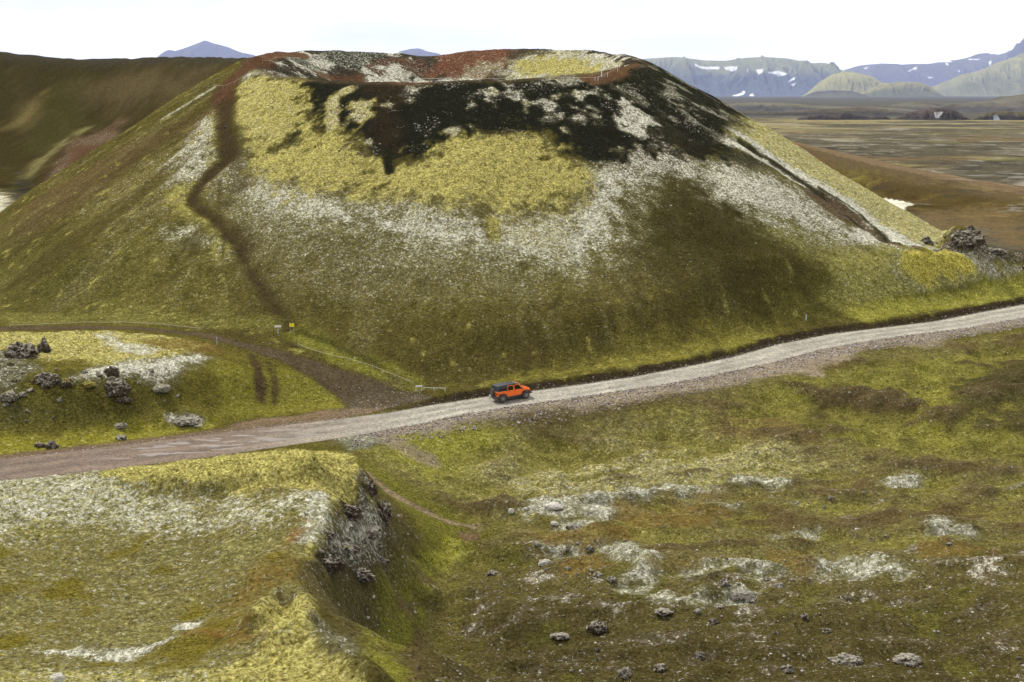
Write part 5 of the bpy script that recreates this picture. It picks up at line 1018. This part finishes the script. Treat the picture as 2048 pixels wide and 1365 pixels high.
def wheel(name, loc, sy, spare=False):
    w_ = bpy.data.objects.new(name, None); COL.objects.link(w_); w_.parent = car; w_.location = loc; w_.empty_display_size = .1
    if spare: w_.rotation_euler = (0, 0, R(90))
    elif sy < 0: w_.rotation_euler = (0, 0, 0)
    else: w_.rotation_euler = (0, 0, math.pi)
    bm = bmesh.new(); lathe(bm, [(.10,.25),(.13,.30),(.135,.385),(.10,.418),(-.10,.418),(-.135,.385),(-.13,.30),(-.11,.25)], 36)
    for k in range(26):
        t_ = 2 * math.pi * k / 26
        for y_ in (-.085, .0, .085):
            r = bmesh.ops.create_cube(bm, size=1.0, matrix=Matrix.Rotation(-t_ - (y_ * .9), 4, 'Y') @ Matrix.Translation((.421, y_, 0)) @ Matrix.Diagonal((.02, .062, .05, 1)))
    obj('tyre', bm, M['tyre'], w_)
    bm = bmesh.new(); lathe(bm, [(-.115,.06),(-.118,.255),(-.125,.262),(-.13,.255),(-.10,.235),(-.02,.225),(.1,.22)][::-1], 30)
    rm = obj('rim', bm, M['rimdark'], w_)
    bm = bmesh.new()
    for k in range(7):
        t_ = 2 * math.pi * k / 7
        bmesh.ops.create_cube(bm, size=1.0, matrix=Matrix.Rotation(t_, 4, 'Y') @ Matrix.Translation((.145, -.128, 0)) @ Matrix.Diagonal((.20, .03, .052, 1)))
    cyl(bm, (0, -.145, 0), (0, -.10, 0), .065, 16); obj('spokes', bm, M['rim'], rm); return w_
for x_ in (1.46, -1.5):
    for sy in (-1, 1): wheel('wheel', (x_, .83 * sy, .42), sy)
sw = wheel('spare_wheel', (-2.28, .06, 1.06), -1, True); sw.rotation_euler = (0, 0, -R(90))

# ------------------------------------------------------------------ signs, posts, rope barriers
x, y, z = place(584, 667); t_ = empty('info_sign', (x, y, z), "bright yellow rectangular notice board on two posts at the foot of the crater path", 'sign', rz=R(-8))
bm = bmesh.new(); bx(bm, -.30, .30, -.03, .0, .72, 1.14, .01); obj('board', bm, M['yellow'], t_)
bm = bmesh.new(); bx(bm, -.27, .27, -.034, -.03, 1.05, 1.08); obj('text_line', bm, M['trim'], t_)
for sx in (-1, 1): bm = bmesh.new(); bx(bm, sx * .22 - .03, sx * .22 + .03, .001, .06, -.25, 1.2, .005); obj('post', bm, M['wood'], t_)
x, y, z = place(556, 668); t_ = empty('trail_table', (x, y, z), "slanted grey information table on a single stout post left of the yellow notice", 'sign', rz=R(6))
bm = bmesh.new(); bx(bm, -.40, .40, -.20, .20, -.02, .02, .008); obj('table_board', bm, M['wood'], t_, loc=(0, 0, .86), rot=(R(32), 0, 0))
bm = bmesh.new(); bx(bm, -.06, .06, -.05, .05, -.25, .82, .01); obj('post', bm, M['post'], t_)
x, y, z = place(838, 783); t_ = empty('barrier_sign', (x, y, z), "white low board on two thin legs beside the road junction", 'sign', rz=R(8))
bm = bmesh.new(); bx(bm, -.38, .38, -.02, .02, .50, .66, .006); obj('board', bm, M['white'], t_)
for sx in (-1, 1): bm = bmesh.new(); bx(bm, sx * .33 - .025, sx * .33 + .025, .021, .06, -.2, .62); obj('leg', bm, M['white'], t_)
def marker(px, py, h_, r_, mat, label):
    x, y, z = place(px, py); bm = bmesh.new(); cyl(bm, (0, 0, -.25), (0, 0, h_), r_, 10, r_ * .9); bmesh.ops.create_cone(bm, cap_ends=True, segments=10, radius1=r_ * .9, radius2=0.01, depth=r_, matrix=Matrix.Translation((0, 0, h_ + r_ * .5)))
    tag(obj('marker_post', bm, mat, loc=(x, y, z), smooth=False), label, 'post')
marker(434, 690, .85, .045, M['post'], "thin grey marker post on the lower side of the brown track")
marker(1612, 643, .75, .05, M['blue'], "pale blue marker post on the green slope above the road")
marker(1203, 155, 1.5, .07, M['stake'], "white stake standing on the crater rim at the right")
def fence(pts_, hgt, label, r_=.025, pr=.035, mat='rope', pm='post', sag=.06, group=None):
    q = [place(*p_) for p_ in pts_]; t_ = empty('rope_fence', q[0], label, 'rope fence', group); o0 = Vector(q[0])
    bm = bmesh.new(); tops = []
    for p_ in q:
        b2 = bmesh.new(); v = Vector(p_) - o0; cyl(b2, v + Vector((0, 0, -.25)), v + Vector((0, 0, hgt)), pr, 7); obj('post', b2, M[pm], t_); tops.append(v + Vector((0, 0, hgt * .9)))
    for a_, b_ in zip(tops[:-1], tops[1:]):
        n = 5; prev = a_
        for i in range(1, n + 1):
            u = i / n; p_ = a_.lerp(b_, u) - Vector((0, 0, sag * 4 * u * (1 - u))); cyl(bm, prev, p_, r_, 5); prev = p_
    obj('rope', bm, M[mat], t_)
fence([(596,694),(640,710),(700,725),(745,740),(790,757),(826,772)], .35, "pale rope strung low along the foot of the crater down to the white board", .020, .025)
fence([(848,782),(868,783),(890,783)], .35, "short pale rail running right from the white board", .022, .03, 'stake', 'stake', 0)
fence([(832,164),(890,165),(960,164),(1030,163),(1100,161),(1190,162)], .55, "thin pale rope along the front lip of the crater rim", .022, .032, 'rope', 'stake')
fence([(1196,163),(1215,155),(1235,144),(1239,137)], .7, "pale rope climbing the reddish right end of the crater rim", .022, .032, 'rope', 'stake')
fence([(416,182),(428,178),(446,180),(470,172),(492,158)], .7, "grey rope and stakes beside the red path below the left end of the rim", .013, .026, 'rope', 'wood')
fence([(525,128),(540,130),(552,122),(574,122),(596,124)], .7, "short stake fence on top of the left end of the rim", .013, .026, 'rope', 'wood')
fence([(20,655),(90,652),(170,649),(240,648),(320,652),(400,661)], .3, "faint rope line in the grass above the brown track on the far left", .018, .03)

# ------------------------------------------------------------------ air
hb = bmesh.new(); bx(hb, -36000, 36000, -900, 76000, -40, 2900)
mh = new_mat("pale_air"); ht = mh.node_tree; ht.nodes.clear(); pv = ht.nodes.new('ShaderNodeVolumePrincipled'); ho = ht.nodes.new('ShaderNodeOutputMaterial')
pv.inputs['Color'].default_value = (.56, .64, .97, 1); pv.inputs['Density'].default_value = .0000155; pv.inputs['Anisotropy'].default_value = 0.0
ht.links.new(pv.outputs[0], ho.inputs['Volume']); hz = obj('haze', hb, mh); hz['kind'] = 'stuff'; tag(hz, "thin bluish air over the plain and the far mountains", 'haze')
